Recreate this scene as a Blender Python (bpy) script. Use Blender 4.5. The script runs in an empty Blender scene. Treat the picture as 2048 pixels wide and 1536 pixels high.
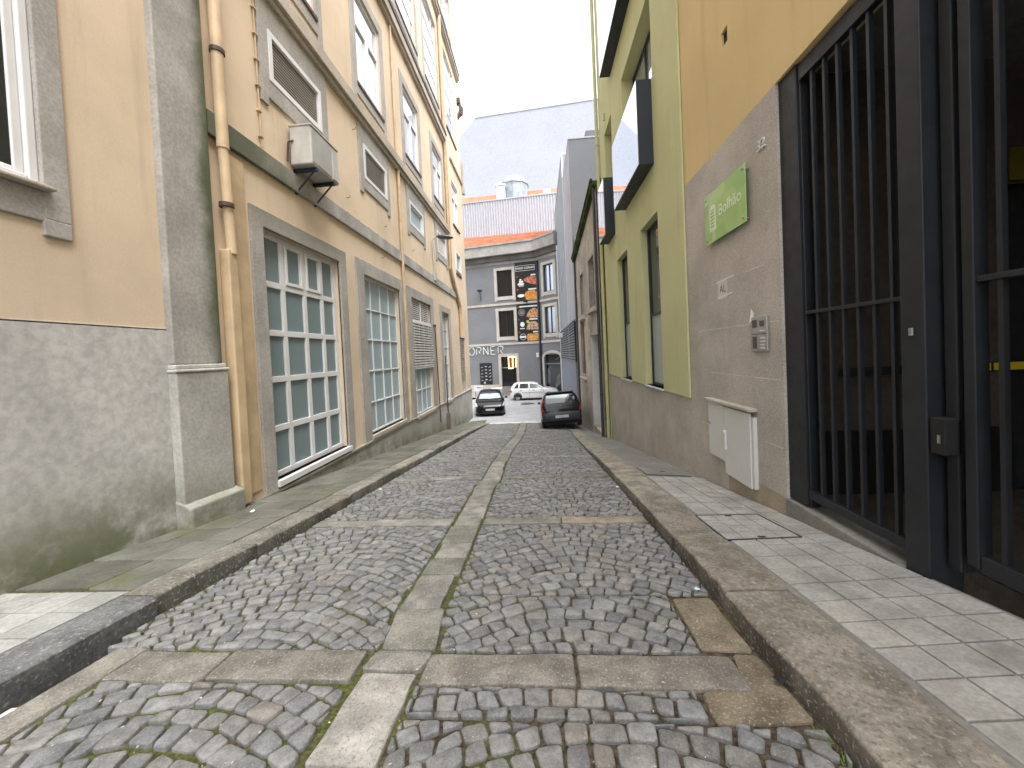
import bpy, bmesh, math, random
import numpy as np
from mathutils import Matrix, Vector
random.seed(7)
SC = bpy.context.scene
COL = SC.collection

# ------------------------------------------------------------------ camera
EYE = Vector((0.0, 0.0, 1.42))
cam_d = bpy.data.cameras.new('camera')
cam = bpy.data.objects.new('camera', cam_d); COL.objects.link(cam); SC.camera = cam
cam_d.sensor_width = 36.0
cam_d.lens = 36.0 * 760.0 / 2048.0
cam_d.shift_y = -42.0 / 2048.0
cam_d.clip_start = 0.05; cam_d.clip_end = 2000
_f = Vector((53.0, -20.0, 760.0)).normalized()            # street direction seen from the camera (x right, y down, z ahead)
_u = Vector((-math.sin(.046), -math.cos(.046), 0.0))
_u.z = -(_u.x*_f.x + _u.y*_f.y)/_f.z
_u = (_u - _f*_u.dot(_f)).normalized()
_r = _f.cross(_u)
cam.matrix_world = Matrix(((_r.x, -_r.y, -_r.z, EYE.x), (_f.x, -_f.y, -_f.z, EYE.y), (_u.x, -_u.y, -_u.z, EYE.z), (0, 0, 0, 1)))

# ------------------------------------------------------------------ daylight: overcast
SUN_EL, SUN_AZ = math.radians(66), math.radians(135)      # azimuth measured from +Y towards +X
W = bpy.data.worlds.new('World'); SC.world = W; W.use_nodes = True
nt = W.node_tree; nt.nodes.clear()
o_ = nt.nodes.new('ShaderNodeOutputWorld'); bg = nt.nodes.new('ShaderNodeBackground')
sky = nt.nodes.new('ShaderNodeTexSky'); sky.sky_type = 'NISHITA'; sky.sun_disc = False
sky.sun_elevation = SUN_EL; sky.sun_rotation = SUN_AZ; sky.air_density = 1.0; sky.dust_density = 4.0; sky.ozone_density = 1.0
hs = nt.nodes.new('ShaderNodeHueSaturation'); hs.inputs['Saturation'].default_value = 0.22
nt.links.new(sky.outputs[0], hs.inputs['Color']); nt.links.new(hs.outputs[0], bg.inputs['Color'])
bg.inputs['Strength'].default_value = 0.15
nt.links.new(bg.outputs[0], o_.inputs['Surface'])
sun_d = bpy.data.lights.new('sun', 'SUN'); sun_d.energy = 0.5; sun_d.angle = math.radians(45); sun_d.color = (1, .985, .96)
sun = bpy.data.objects.new('sun', sun_d); COL.objects.link(sun)
_sd = Vector((math.sin(SUN_AZ)*math.cos(SUN_EL), math.cos(SUN_AZ)*math.cos(SUN_EL), math.sin(SUN_EL)))
sun.rotation_euler = _sd.to_track_quat('Z', 'Y').to_euler()
VS = SC.view_settings; VS.view_transform = 'Standard'; VS.look = 'None'; VS.gamma = 1; VS.use_curve_mapping = False
VS.exposure = 2.12
SC.cycles.max_bounces = 8; SC.cycles.diffuse_bounces = 6; SC.cycles.glossy_bounces = 4
SC.cycles.use_denoising = True

# ------------------------------------------------------------------ helpers: meshes
def link(o, parent=None):
    COL.objects.link(o)
    if parent is not None:
        o.parent = parent
        o.matrix_parent_inverse = parent.get('_w', None) and Matrix.Identity(4) or Matrix.Translation(parent.location).inverted() if parent.type == 'EMPTY' and not parent.get('loc') else Matrix.Identity(4)
    return o
def tag(o, label=None, cat=None, group=None, kind=None):
    if label: o['label'] = label
    if cat: o['category'] = cat
    if group: o['group'] = group
    if kind: o['kind'] = kind
    return o
def thing(name, label, cat, loc=(0, 0, 0), group=None, local=False, rot=(0, 0, 0)):
    """Empty at the base of a thing.  local=True: its parts are modelled about its own origin."""
    o = bpy.data.objects.new(name, None); o.empty_display_size = .1; o.location = loc; o.rotation_euler = rot
    if local: LOCAL.add(o.name)
    COL.objects.link(o)
    return tag(o, label, cat, group)
LOCAL = set()
def link(o, parent=None):
    COL.objects.link(o)
    if parent is not None:
        o.parent = parent
        if parent.type == 'EMPTY' and parent.name not in LOCAL:
            o.matrix_parent_inverse = Matrix.Translation(parent.location).inverted()
    return o
class MB:
    def __init__(s): s.v = []; s.f = []; s.t = []; s.cur = None
    def add(s, vs, fs):
        n = len(s.v); s.v += [tuple(p) for p in vs]; s.f += [tuple(i+n for i in f) for f in fs]
        if s.cur is not None: s.t += [s.cur]*len(vs)
        return s
    def hexa(s, p):      # p: 4 bottom, 4 top
        return s.add(p, [(3, 2, 1, 0), (4, 5, 6, 7), (0, 1, 5, 4), (1, 2, 6, 5), (2, 3, 7, 6), (3, 0, 4, 7)])
    def box(s, x0, x1, y0, y1, z0, z1):
        return s.hexa([(x0, y0, z0), (x1, y0, z0), (x1, y1, z0), (x0, y1, z0), (x0, y0, z1), (x1, y0, z1), (x1, y1, z1), (x0, y1, z1)])
    def tube(s, pts, r, n=10, cap=True):
        pts = [Vector(p) for p in pts]; rs = r if isinstance(r, (list, tuple)) else [r]*len(pts)
        vs = []; fs = []
        for i, p in enumerate(pts):
            a = pts[max(i-1, 0)]; b = pts[min(i+1, len(pts)-1)]; t = (b-a).normalized()
            x = t.cross(Vector((0, 0, 1)) if abs(t.z) < .9 else Vector((0, 1, 0))).normalized(); y = t.cross(x)
            for k in range(n):
                an = 2*math.pi*k/n; vs.append(p + (x*math.cos(an) + y*math.sin(an))*rs[i])
        for i in range(len(pts)-1):
            for k in range(n): fs.append((i*n+k, i*n+(k+1) % n, (i+1)*n+(k+1) % n, (i+1)*n+k))
        if cap: fs += [tuple(range(n))[::-1], tuple(range((len(pts)-1)*n, len(pts)*n))]
        return s.add(vs, fs)
    def obj(s, name, mat, parent=None, bevel=0.0, smooth=False, label=None, seg=2):
        me = bpy.data.meshes.new(name); me.from_pydata(s.v, [], s.f)
        if s.t:
            at = me.attributes.new('tint', 'FLOAT_COLOR', 'POINT')
            at.data.foreach_set('color', np.array([(c[0], c[1], c[2], 1.) for c in s.t], dtype=np.float32).ravel())
        bm = bmesh.new(); bm.from_mesh(me); bmesh.ops.recalc_face_normals(bm, faces=bm.faces); bm.to_mesh(me); bm.free()
        me.materials.append(mat)
        if smooth:
            me.polygons.foreach_set('use_smooth', [True]*len(me.polygons))
            me.set_sharp_from_angle(angle=math.radians(42 if smooth is True else smooth))
        o = bpy.data.objects.new(name, me); link(o, parent)
        if bevel:
            m = o.modifiers.new('bevel', 'BEVEL'); m.width = bevel; m.segments = seg; m.limit_method = 'ANGLE'; m.angle_limit = .6
        if label: o['label'] = label
        return o
class Facade:
    """a vertical plane: s runs along it, z up, o outwards (towards the street)"""
    def __init__(s, P, d, n): s.P = P; s.d = d; s.n = n
    def p(s, a, z, o=0): return (s.P[0]+s.d[0]*a+s.n[0]*o, s.P[1]+s.d[1]*a+s.n[1]*o, z)
    def box(s, mb, a0, a1, z0, z1, o0, o1):
        q = s.p
        return mb.hexa([q(a0, z0, o0), q(a1, z0, o0), q(a1, z0, o1), q(a0, z0, o1), q(a0, z1, o0), q(a1, z1, o0), q(a1, z1, o1), q(a0, z1, o1)])
    def quad(s, mb, a0, a1, z0, z1, o):
        return mb.add([s.p(a0, z0, o), s.p(a1, z0, o), s.p(a1, z1, o), s.p(a0, z1, o)], [(0, 1, 2, 3)])
    def prism(s, mb, poly, o0, o1):   # poly of (a,z)
        n = len(poly)
        return mb.add([s.p(a, z, o0) for a, z in poly]+[s.p(a, z, o1) for a, z in poly],
                      [tuple(range(n))[::-1], tuple(range(n, 2*n))]+[(i, (i+1) % n, n+(i+1) % n, n+i) for i in range(n)])
    def disc(s, mb, a, z, ra, rz, o0, o1, n=20, rot=0.0):
        c, si = math.cos(rot), math.sin(rot)
        return s.prism(mb, [(a+ra*math.cos(t)*c-rz*math.sin(t)*si, z+ra*math.cos(t)*si+rz*math.sin(t)*c) for t in [2*math.pi*k/n for k in range(n)]], o0, o1)
    def wall(s, mb, a0, a1, z0, z1, holes=(), o=0.0, back=None):
        A = sorted({a0, a1, *[h[0] for h in holes], *[h[1] for h in holes]}); Z = sorted({z0, z1, *[h[2] for h in holes], *[h[3] for h in holes]})
        A = [a for a in A if a0 <= a <= a1]; Z = [z for z in Z if z0 <= z <= z1]
        for i in range(len(A)-1):
            for j in range(len(Z)-1):
                ca, cz = (A[i]+A[i+1])/2, (Z[j]+Z[j+1])/2
                if any(h[0] < ca < h[1] and h[2] < cz < h[3] for h in holes): continue
                s.quad(mb, A[i], A[i+1], Z[j], Z[j+1], o)
        for a, b, c, d, dep in holes:
            q = s.p
            for e in (((a, c), (a, d)), ((a, d), (b, d)), ((b, d), (b, c)), ((b, c), (a, c))):
                (p0, r0), (p1, r1) = e
                mb.add([q(p0, r0, o), q(p1, r1, o), q(p1, r1, o-dep), q(p0, r0, o-dep)], [(0, 1, 2, 3)])
        return mb
    def ring(s, mb, a0, a1, z0, z1, t, o0, o1, tb=None, tt=None):
        tb = t if tb is None else tb; tt = t if tt is None else tt
        s.box(mb, a0, a0+t, z0, z1, o0, o1); s.box(mb, a1-t, a1, z0, z1, o0, o1)
        s.box(mb, a0+t, a1-t, z0, z0+tb, o0, o1-.002); s.box(mb, a0+t, a1-t, z1-tt, z1, o0, o1-.002)
        return mb

# ------------------------------------------------------------------ helpers: materials
class NT:
    def __init__(s, name):
        s.m = bpy.data.materials.new(name); s.m.use_nodes = True; s.t = s.m.node_tree
        s.b = s.t.nodes['Principled BSDF']; s.co = s.n('ShaderNodeTexCoord').outputs['Object']
    def n(s, k): return s.t.nodes.new(k)
    def l(s, a, b): s.t.links.new(a, b)
    def noise(s, scale, detail=4, rough=.55, vec=None, stretch=None):
        n = s.n('ShaderNodeTexNoise'); n.inputs['Scale'].default_value = scale; n.inputs['Detail'].default_value = detail; n.inputs['Roughness'].default_value = rough
        v = vec or s.co
        if stretch:
            m = s.n('ShaderNodeMapping'); m.inputs['Scale'].default_value = stretch; s.l(v, m.inputs['Vector']); v = m.outputs[0]
        s.l(v, n.inputs['Vector']); return n.outputs[0]
    def ramp(s, x, a, b, va=0., vb=1.):
        r = s.n('ShaderNodeMapRange'); r.interpolation_type = 'SMOOTHSTEP'
        for i, v in zip(('From Min', 'From Max', 'To Min', 'To Max'), (a, b, va, vb)): r.inputs[i].default_value = v
        s.l(x, r.inputs['Value']); return r.outputs[0]
    def math(s, op, a, b=None):
        n = s.n('ShaderNodeMath'); n.operation = op
        for i, v in enumerate((a, b)):
            if v is None: continue
            if isinstance(v, (int, float)): n.inputs[i].default_value = v
            else: s.l(v, n.inputs[i])
        return n.outputs[0]
    def mix(s, f, a, b, mode='MIX'):
        n = s.n('ShaderNodeMix'); n.data_type = 'RGBA'; n.blend_type = mode
        for i, v in ((0, f), (6, a), (7, b)):
            if isinstance(v, (int, float)): n.inputs[i].default_value = v
            elif isinstance(v, (tuple, list)): n.inputs[i].default_value = (*v[:3], 1)
            else: s.l(v, n.inputs[i])
        return n.outputs[2]
    def sep(s): 
        n = s.n('ShaderNodeSeparateXYZ'); s.l(s.co, n.inputs[0]); return n.outputs
    def bump(s, h, st=.3, dist=.01):
        n = s.n('ShaderNodeBump'); n.inputs['Strength'].default_value = st; n.inputs['Distance'].default_value = dist
        s.l(h, n.inputs['Height']); s.l(n.outputs[0], s.b.inputs['Normal'])
    def done(s, col, rough=.7, spec=.3, metal=0.):
        if isinstance(col, (tuple, list)): s.b.inputs['Base Color'].default_value = (*col[:3], 1)
        else: s.l(col, s.b.inputs['Base Color'])
        if isinstance(rough, (int, float)): s.b.inputs['Roughness'].default_value = rough
        else: s.l(rough, s.b.inputs['Roughness'])
        s.b.inputs['Specular IOR Level'].default_value = spec; s.b.inputs['Metallic'].default_value = metal
        return s.m
def sc(c, k): return tuple(min(1., x*k) for x in c)
def rough_mat(name, col, var=.25, big=1.2, fine=30, bump=.3, dist=.006, rough=.8, spec=.25, speck=0., streak=0., moss=0., mossz=.6, slope=(0., 0.), tint=False, stain=None, grain=.55, edge=None):
    """plaster / stone / concrete: broad mottling, fine grain, optional specks, rain streaks, moss at the foot"""
    t = NT(name)
    if tint:
        a = t.n('ShaderNodeAttribute'); a.attribute_name = 'tint'; base = t.mix(1., col, a.outputs['Color'], 'MULTIPLY')
        dark = t.mix(1., base, (1-var,)*3, 'MULTIPLY'); lite = t.mix(1., base, (1+var,)*3, 'MULTIPLY')
    else: dark, lite = sc(col, 1-var), sc(col, 1+var)
    nb = t.noise(big, 6, .6); nf = t.noise(fine, 6, .65)
    c = t.mix(t.ramp(nb, .3, .7), dark, lite)
    c = t.mix(grain, c, t.mix(t.ramp(nf, .3, .7), (.72,)*3, (1.25,)*3), 'MULTIPLY')
    if speck:
        ns = t.noise(speck, 2, .5)
        c = t.mix(t.ramp(ns, .60, .68, 0, .55), c, sc(col, .35)); c = t.mix(t.ramp(ns, .40, .33, 0, .5), c, sc(col, 1.8))
    if streak:
        st = t.noise(1.0, 5, .6, stretch=(5, 5, .35))
        c = t.mix(t.ramp(st, .52, .75, 0, streak), c, sc(col, .55))
    if stain:
        sn = t.noise(stain[1], 5, .65); c = t.mix(t.ramp(sn, .55, .68, 0, stain[2]), c, stain[0])
    if edge:         # algae creeping in from one side: (axis, none, full, colour, strength)
        k = t.ramp(t.math('ADD', t.sep()[edge[0]], t.math('MULTIPLY', t.math('SUBTRACT', t.noise(1.6, 6, .65), .5), edge[5])), edge[1], edge[2])
        c = t.mix(t.math('MULTIPLY', k, edge[4]), c, edge[3])
    if moss:
        x, y, z = t.sep()
        h = t.math('ADD', z, t.math('MULTIPLY', y, slope[0])); h = t.math('SUBTRACT', h, slope[1])
        mn = t.noise(2.2, 6, .65)
        k = t.math('MULTIPLY', t.ramp(h, mossz, 0., 0., 1.), t.ramp(mn, .30, .62))
        c = t.mix(t.math('MULTIPLY', k, moss), c, (.10, .115, .045))
    t.bump(t.math('ADD', t.math('MULTIPLY', nf, .6), t.math('MULTIPLY', t.noise(fine*5, 3), .4)), bump, dist)
    return t.done(c, rough, spec)
def paint(name, col, rough=.45, var=.08, spec=.4, metal=0., bump=.03):
    t = NT(name); n = t.noise(3, 5) if bump else t.noise(.7, 1); c = t.mix(t.ramp(n, .3, .7), sc(col, 1-var), sc(col, 1+var))
    if bump: t.bump(t.noise(60, 3), bump, .003)
    return t.done(c, t.ramp(t.noise(9, 4), .3, .7, max(.03, rough-.08), rough+.08) if bump else rough, spec, metal)
def glow(name, col, k):
    t = NT(name); t.b.inputs['Emission Color'].default_value = (*col, 1); t.b.inputs['Emission Strength'].default_value = k
    return t.done(col, .5)

PEACH = rough_mat('peach_plaster', (.64, .52, .385), .09, .7, 60, .06, .004, .85, .2, grain=.15, streak=.32, stain=((.50, .42, .33), .7, .25))
OCHRE_PIPE = paint('ochre_pipe_paint', (.53, .40, .25), .5, .15)
GRAN = rough_mat('grey_granite', (.36, .34, .315), .14, 1.6, 38, .35, .006, .8, .25, streak=.25)
GRAN_MOSS = rough_mat('mossy_granite', (.40, .39, .36), .16, 1.1, 30, .35, .01, .85, .2, moss=.75, mossz=.75, slope=(.11, .10))
STAIN_BAND = rough_mat('stained_granite_band', (.36, .345, .32), .2, 1.6, 34, .35, .006, .8, .25, streak=.2, edge=(1, 6.9, 5.0, (.07, .08, .045), .85, 1.6))
CORNICE = rough_mat('cornice_stone', (.42, .37, .31), .14, 1.4, 34, .3, .005, .8, .25)
GRAN_ALGAE = rough_mat('algae_stained_granite', (.36, .34, .315), .14, 1.6, 38, .35, .006, .8, .25, streak=.25, edge=(2, 3.2, 3.95, (.10, .11, .06), .6, 1.2))
WHITE = paint('white_window_paint', (.66, .66, .665), .4, .04)
TEAL = paint('frosted_glass', (.17, .228, .24), .38, .04, .5, bump=0)
TEAL_PALE = paint('pale_frosted_glass', (.30, .385, .41), .3, .04, .5, bump=0)
SKYPANE = paint('window_glass', (.70, .74, .78), .06, .03, .6, .75, bump=0)
DARKPANE = paint('dark_window_glass', (.02, .022, .025), .06, .1, .6, 0., bump=0)
SLAT = paint('taupe_louvre', (.30, .265, .22), .5, .1)
WSLAT = paint('pale_louvre', (.52, .50, .48), .5, .1)
DARK = paint('dark_recess', (.012, .012, .012), .8, .1)
RUST = paint('rusty_gutter', (.075, .045, .035), .6, .3)
ACW = paint('grimy_white_enamel', (.46, .45, .42), .45, .14)
GREEN = rough_mat('olive_green_render', (.53, .53, .30), .05, .8, 70, .07, .003, .85, .2, grain=.15, streak=.25)
GREENP = paint('green_pipe_paint', (.48, .48, .24), .45, .08)
MUST = rough_mat('mustard_render', (.64, .49, .255), .05, .8, 70, .07, .003, .85, .2, grain=.15, streak=.22)
BROWNG = rough_mat('brown_granite_cladding', (.43, .395, .35), .16, 1.3, 60, .18, .003, .6, .35, speck=95, streak=.18)
NAVY = paint('navy_steel', (.018, .025, .038), .45, .1)
GATE = paint('anthracite_gate_paint', (.0155, .0175, .021), .5, .12)
STEEL = paint('brushed_steel', (.45, .45, .44), .35, .1, .5, .8)
CABW = paint('cabinet_enamel', (.60, .60, .585), .4, .03)
CONC = rough_mat('cement', (.215, .21, .193), .14, 1.8, 24, .35, .006, .85, .2, stain=((.25, .19, .13), 1.6, .45))
TILE = rough_mat('cement_tile', (.34, .333, .31), .16, 4., 45, .3, .003, .85, .2, tint=True, stain=((.16, .15, .13), 1.8, .45))
COBB = rough_mat('cobble_granite', (.21, .21, .205), .26, 14., 75, .7, .008, .82, .18, speck=150, tint=True)
SLABM = rough_mat('worn_granite_slab', (.245, .24, .225), .3, 6., 60, .7, .01, .82, .18, speck=90, tint=True)
KERB = rough_mat('granite_kerb', (.235, .226, .207), .32, 5., 40, .8, .012, .85, .2, speck=48, tint=True, stain=((.19, .15, .105), 1.4, .35))
FLAG = rough_mat('mossy_flagstone', (.145, .148, .13), .22, 2.2, 30, .6, .012, .85, .2, tint=True, stain=((.115, .125, .05), 1.3, .75))
ASPH = rough_mat('pale_street_setts', (.34, .345, .355), .12, 1.4, 14, .5, .02, .75, .3)
FCW = rough_mat('slate_grey_render', (.195, .20, .21), .06, .8, 30, .2, .004, .85, .2)
FCT = rough_mat('pale_stone_trim', (.48, .445, .40), .1, 1.6, 30, .2, .004, .8, .2)
GREYB = rough_mat('blue_grey_cladding', (.155, .17, .195), .05, .6, 20, .1, .004, .7, .3)  # on the grey block's front, shade is put into this darker tone
GREYL = rough_mat('lavender_grey_cap_and_lit_side', (.38, .38, .415), .06, .6, 20, .1, .004, .8, .2)
GABLE = rough_mat('pale_gable_render', (.355, .368, .412), .03, .3, 8, .05, .01, .85, .2)
CORR = paint('corrugated_zinc', (.385, .395, .43), .4, .06, .4, .1)
ROOF = rough_mat('terracotta_tiles', (.42, .18, .105), .22, 1.2, 12, .3, .01, .8, .2)
OLD = rough_mat('weathered_old_render', (.42, .38, .33), .3, .9, 16, .5, .012, .9, .2, streak=.5, stain=((.10, .09, .07), .9, .5))
OLDB = rough_mat('pale_old_render', (.50, .46, .39), .22, .9, 16, .5, .012, .9, .2, streak=.35, stain=((.19, .16, .12), 1.2, .5))
CORN_OLD = rough_mat('grimy_cornice_stone', (.34, .33, .31), .2, .8, 14, .4, .01, .85, .2, streak=.35, stain=((.10, .095, .08), 1., .4))
WHITEW = rough_mat('whitewash', (.58, .59, .59), .08, 1., 24, .2, .004, .85, .2)
MOSSY = rough_mat('moss_green_eave', (.05, .07, .03), .4, 2., 20, .5, .01, .9, .1)
BRICK = rough_mat('brown_shutter_wood', (.12, .065, .045), .3, 5., 30, .4, .01, .8, .2)
BLACKP = paint('black_car_paint', (.004, .0045, .0055), .06, .05, .5, bump=0)
GRAPH = paint('graphite_car_paint', (.010, .012, .015), .14, .05, .4, bump=0)
SCREEN = paint('sky_lit_windscreen', (.45, .49, .52), .06, .05, .6, .6, bump=0)
WCAR = paint('white_car_paint', (.78, .78, .78), .2, .02, .6, bump=0)
BUMP = paint('dark_bumper_plastic', (.038, .043, .052), .5, .08)
TYRE = paint('tyre_rubber', (.018, .018, .018), .8, .1)
RIM = paint('alloy_rim', (.55, .55, .56), .3, .05, .5, .6)
REDL = paint('red_lamp_glass', (.36, .022, .025), .15, .1, .6, bump=0)
HEADL = paint('headlamp_glass', (.72, .75, .78), .1, .1, .6, .3, bump=0)
CARGL = paint('car_window_glass', (.035, .045, .05), .05, .1, .8, .25, bump=0)
PLATE = paint('number_plate', (.42, .42, .45), .4, .1)
PAPER = paint('white_paper', (.78, .78, .76), .7, .05)
POSTER = paint('black_poster_vinyl', (.014, .014, .017), .4, .1)
PLASTIC = paint('white_garden_plastic', (.74, .72, .68), .4, .05)

# ------------------------------------------------------------------ the lie of the land (street falls away along +Y)
XL, XR = -3.92, 2.36          # the two facade planes
KL, KR = -2.67, 1.11          # kerb lines
def smooth(a, b, x):
    t = min(1., max(0., (x-a)/(b-a))); return t*t*(3-2*t)
def zr(x, y):
    z = -.108*y if y < 19.3 else -2.0844-.013*(y-19.3)
    d = smooth(5, 13.5, y)*(1-smooth(17, 20, y))
    return z - .09*d*min(1.2, max(0., (x+.85)/1.95))
def hkr(y): return .135*(1-.8*smooth(5.5, 13, y))
def hkl(y): return .14*(1-.6*smooth(13, 19.3, y))
def zwr(y): return -.29-.14*(y-3.95) if y > 2 else -.017-.108*(y-2)
def zwl(y): return max(.13-.11*y, -2.25)
def zsr(x, y):                # pavement on the right
    a = zr(1.5, y)+hkr(y); t = (x-1.5)/(XR-1.5); return a+(zwr(y)-a)*t
def zsl(x, y):
    a = zr(-2.9, y)+hkl(y); t = (-2.9-x)/(-2.9-XL); return a+(zwl(y)-a)*t

def stone(mb, poly, zf, top=.012, edge=.014, deep=.05, gap=.006, rnd=1, wob=.003, tint=(1, 1, 1), tilt=.02, dome=.003):
    """one dressed stone: polygon shrunk by the joint, corners rounded, top edge worn down"""
    n = len(poly)
    if n < 3: return
    cx = sum(p[0] for p in poly)/n; cy = sum(p[1] for p in poly)/n
    P = [Vector(p) for p in poly]
    ar = sum(P[i].x*P[(i+1) % n].y-P[(i+1) % n].x*P[i].y for i in range(n))/2
    if abs(ar) < .0006: return
    if ar < 0: P.reverse()
    def inset(P, g):
        n = len(P); out = []
        for i in range(n):
            a, b, c = P[i-1], P[i], P[(i+1) % n]
            e1 = (b-a); e2 = (c-b)
            if e1.length < 1e-6 or e2.length < 1e-6: out.append(b.copy()); continue
            n1 = Vector((-e1.y, e1.x)).normalized(); n2 = Vector((-e2.y, e2.x)).normalized()
            m = n1+n2
            if m.length < .3: m = n1
            m.normalize(); out.append(b+m*(g/max(.5, m.dot(n1))))
        return out
    Q = []
    for i in range(n):                      # subdivide long edges, wobble
        a, b = P[i], P[(i+1) % n]; L = (b-a).length; k = max(1, int(L/.09))
        for j in range(k): Q.append(a+(b-a)*(j/k))
    Q = inset(Q, gap)
    Q = [q+Vector((random.uniform(-wob, wob), random.uniform(-wob, wob))) for q in Q]
    for _ in range(rnd):
        R = []
        for i in range(len(Q)):
            a, b = Q[i], Q[(i+1) % len(Q)]; R += [a*.87+b*.13, a*.13+b*.87]
        Q = R
    tx, ty = random.uniform(-tilt, tilt), random.uniform(-tilt, tilt)
    h = top+random.uniform(-.35, .35)*min(top, .012)
    c = Vector((cx, cy))
    T = [q+(c-q)*min(.45, edge/max(.02, (c-q).length)) for q in Q]
    S = [q+(c-q)*min(.2, edge*.3/max(.02, (c-q).length)) for q in Q]
    m = len(Q)
    zz = lambda q, dz: (q.x, q.y, zf(q.x, q.y)+dz+(q.x-cx)*tx+(q.y-cy)*ty)
    vs = [zz(q, -deep) for q in Q]+[zz(q, h-edge*.65) for q in Q]+[zz(q, h-edge*.2) for q in S]+[zz(q, h+random.uniform(-.001, .001)) for q in T]+[zz(c, h+dome)]
    fs = []
    for r in range(3):
        for i in range(m): fs.append((r*m+i, r*m+(i+1) % m, (r+1)*m+(i+1) % m, (r+1)*m+i))
    for i in range(m): fs.append((3*m+i, 3*m+(i+1) % m, 4*m))
    mb.cur = tint; mb.add(vs, fs)

def clip(poly, px, py, nx, ny):
    out = []; n = len(poly)
    for i in range(n):
        a, b = poly[i], poly[(i+1) % n]
        da = (a[0]-px)*nx+(a[1]-py)*ny; db = (b[0]-px)*nx+(b[1]-py)*ny
        if da <= 0: out.append(a)
        if (da < 0 < db) or (db < 0 < da):
            t = da/(da-db); out.append((a[0]+(b[0]-a[0])*t, a[1]+(b[1]-a[1])*t))
    return out
def voronoi(seeds, domain, rad):
    cell = {}
    for i, (x, y) in enumerate(seeds): cell.setdefault((int(x//rad), int(y//rad)), []).append(i)
    res = []
    for i, (x, y) in enumerate(seeds):
        p = list(domain); gx, gy = int(x//rad), int(y//rad)
        nb = [j for a in (-1, 0, 1) for b in (-1, 0, 1) for j in cell.get((gx+a, gy+b), ()) if j != i]
        nb.sort(key=lambda j: (seeds[j][0]-x)**2+(seeds[j][1]-y)**2)
        for j in nb[:14]:
            sx, sy = seeds[j]; p = clip(p, (x+sx)/2, (y+sy)/2, sx-x, sy-y)
            if len(p) < 3: break
        res.append(p)
    return res

# ------------------------------------------------------------------ setting: ground, road, pavements
gm = MB(); gm.box(-300, 300, -80, 400, -9, -6.0)
tag(gm.obj('ground', CONC), kind='structure')
def sheet(name, mat, xs, ys, zf, dz=0.):
    mb = MB(); vs = [(x, y, zf(x, y)+dz) for y in ys for x in xs]; nx = len(xs)
    mb.add(vs, [(j*nx+i, j*nx+i+1, (j+1)*nx+i+1, (j+1)*nx+i) for j in range(len(ys)-1) for i in range(nx-1)])
    return tag(mb.obj(name, mat, smooth=True), kind='structure')
def frange(a, b, d):
    n = max(1, int(round((b-a)/d))); return [a+(b-a)*i/n for i in range(n+1)]
# dirt and moss between the stones
t = NT('joint_dirt_and_moss'); x_, y_, z_ = t.sep()
c = t.mix(t.ramp(t.noise(30, 6), .3, .7), (.035, .028, .02), (.13, .105, .075))
k = t.math('ADD', t.ramp(x_, .4, -1.2, 0., .24), t.noise(1.3, 5, .6))
c = t.mix(t.ramp(k, .58, .70, 0, .85), c, t.mix(t.ramp(t.noise(50, 4), .3, .7), (.045, .055, .016), (.13, .15, .05)))
t.bump(t.noise(90, 5), .8, .012); BED = t.done(c, .95, .1)
road_bed = sheet('road_bed', BED, frange(-2.55, 1.2, .2), frange(-3, 19.6, .25), zr, -.005)
sheet('gutter_bed', BED, [-2.75, -2.65, -2.55], frange(2.2, 19.6, .25), zr, -.005)

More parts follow.
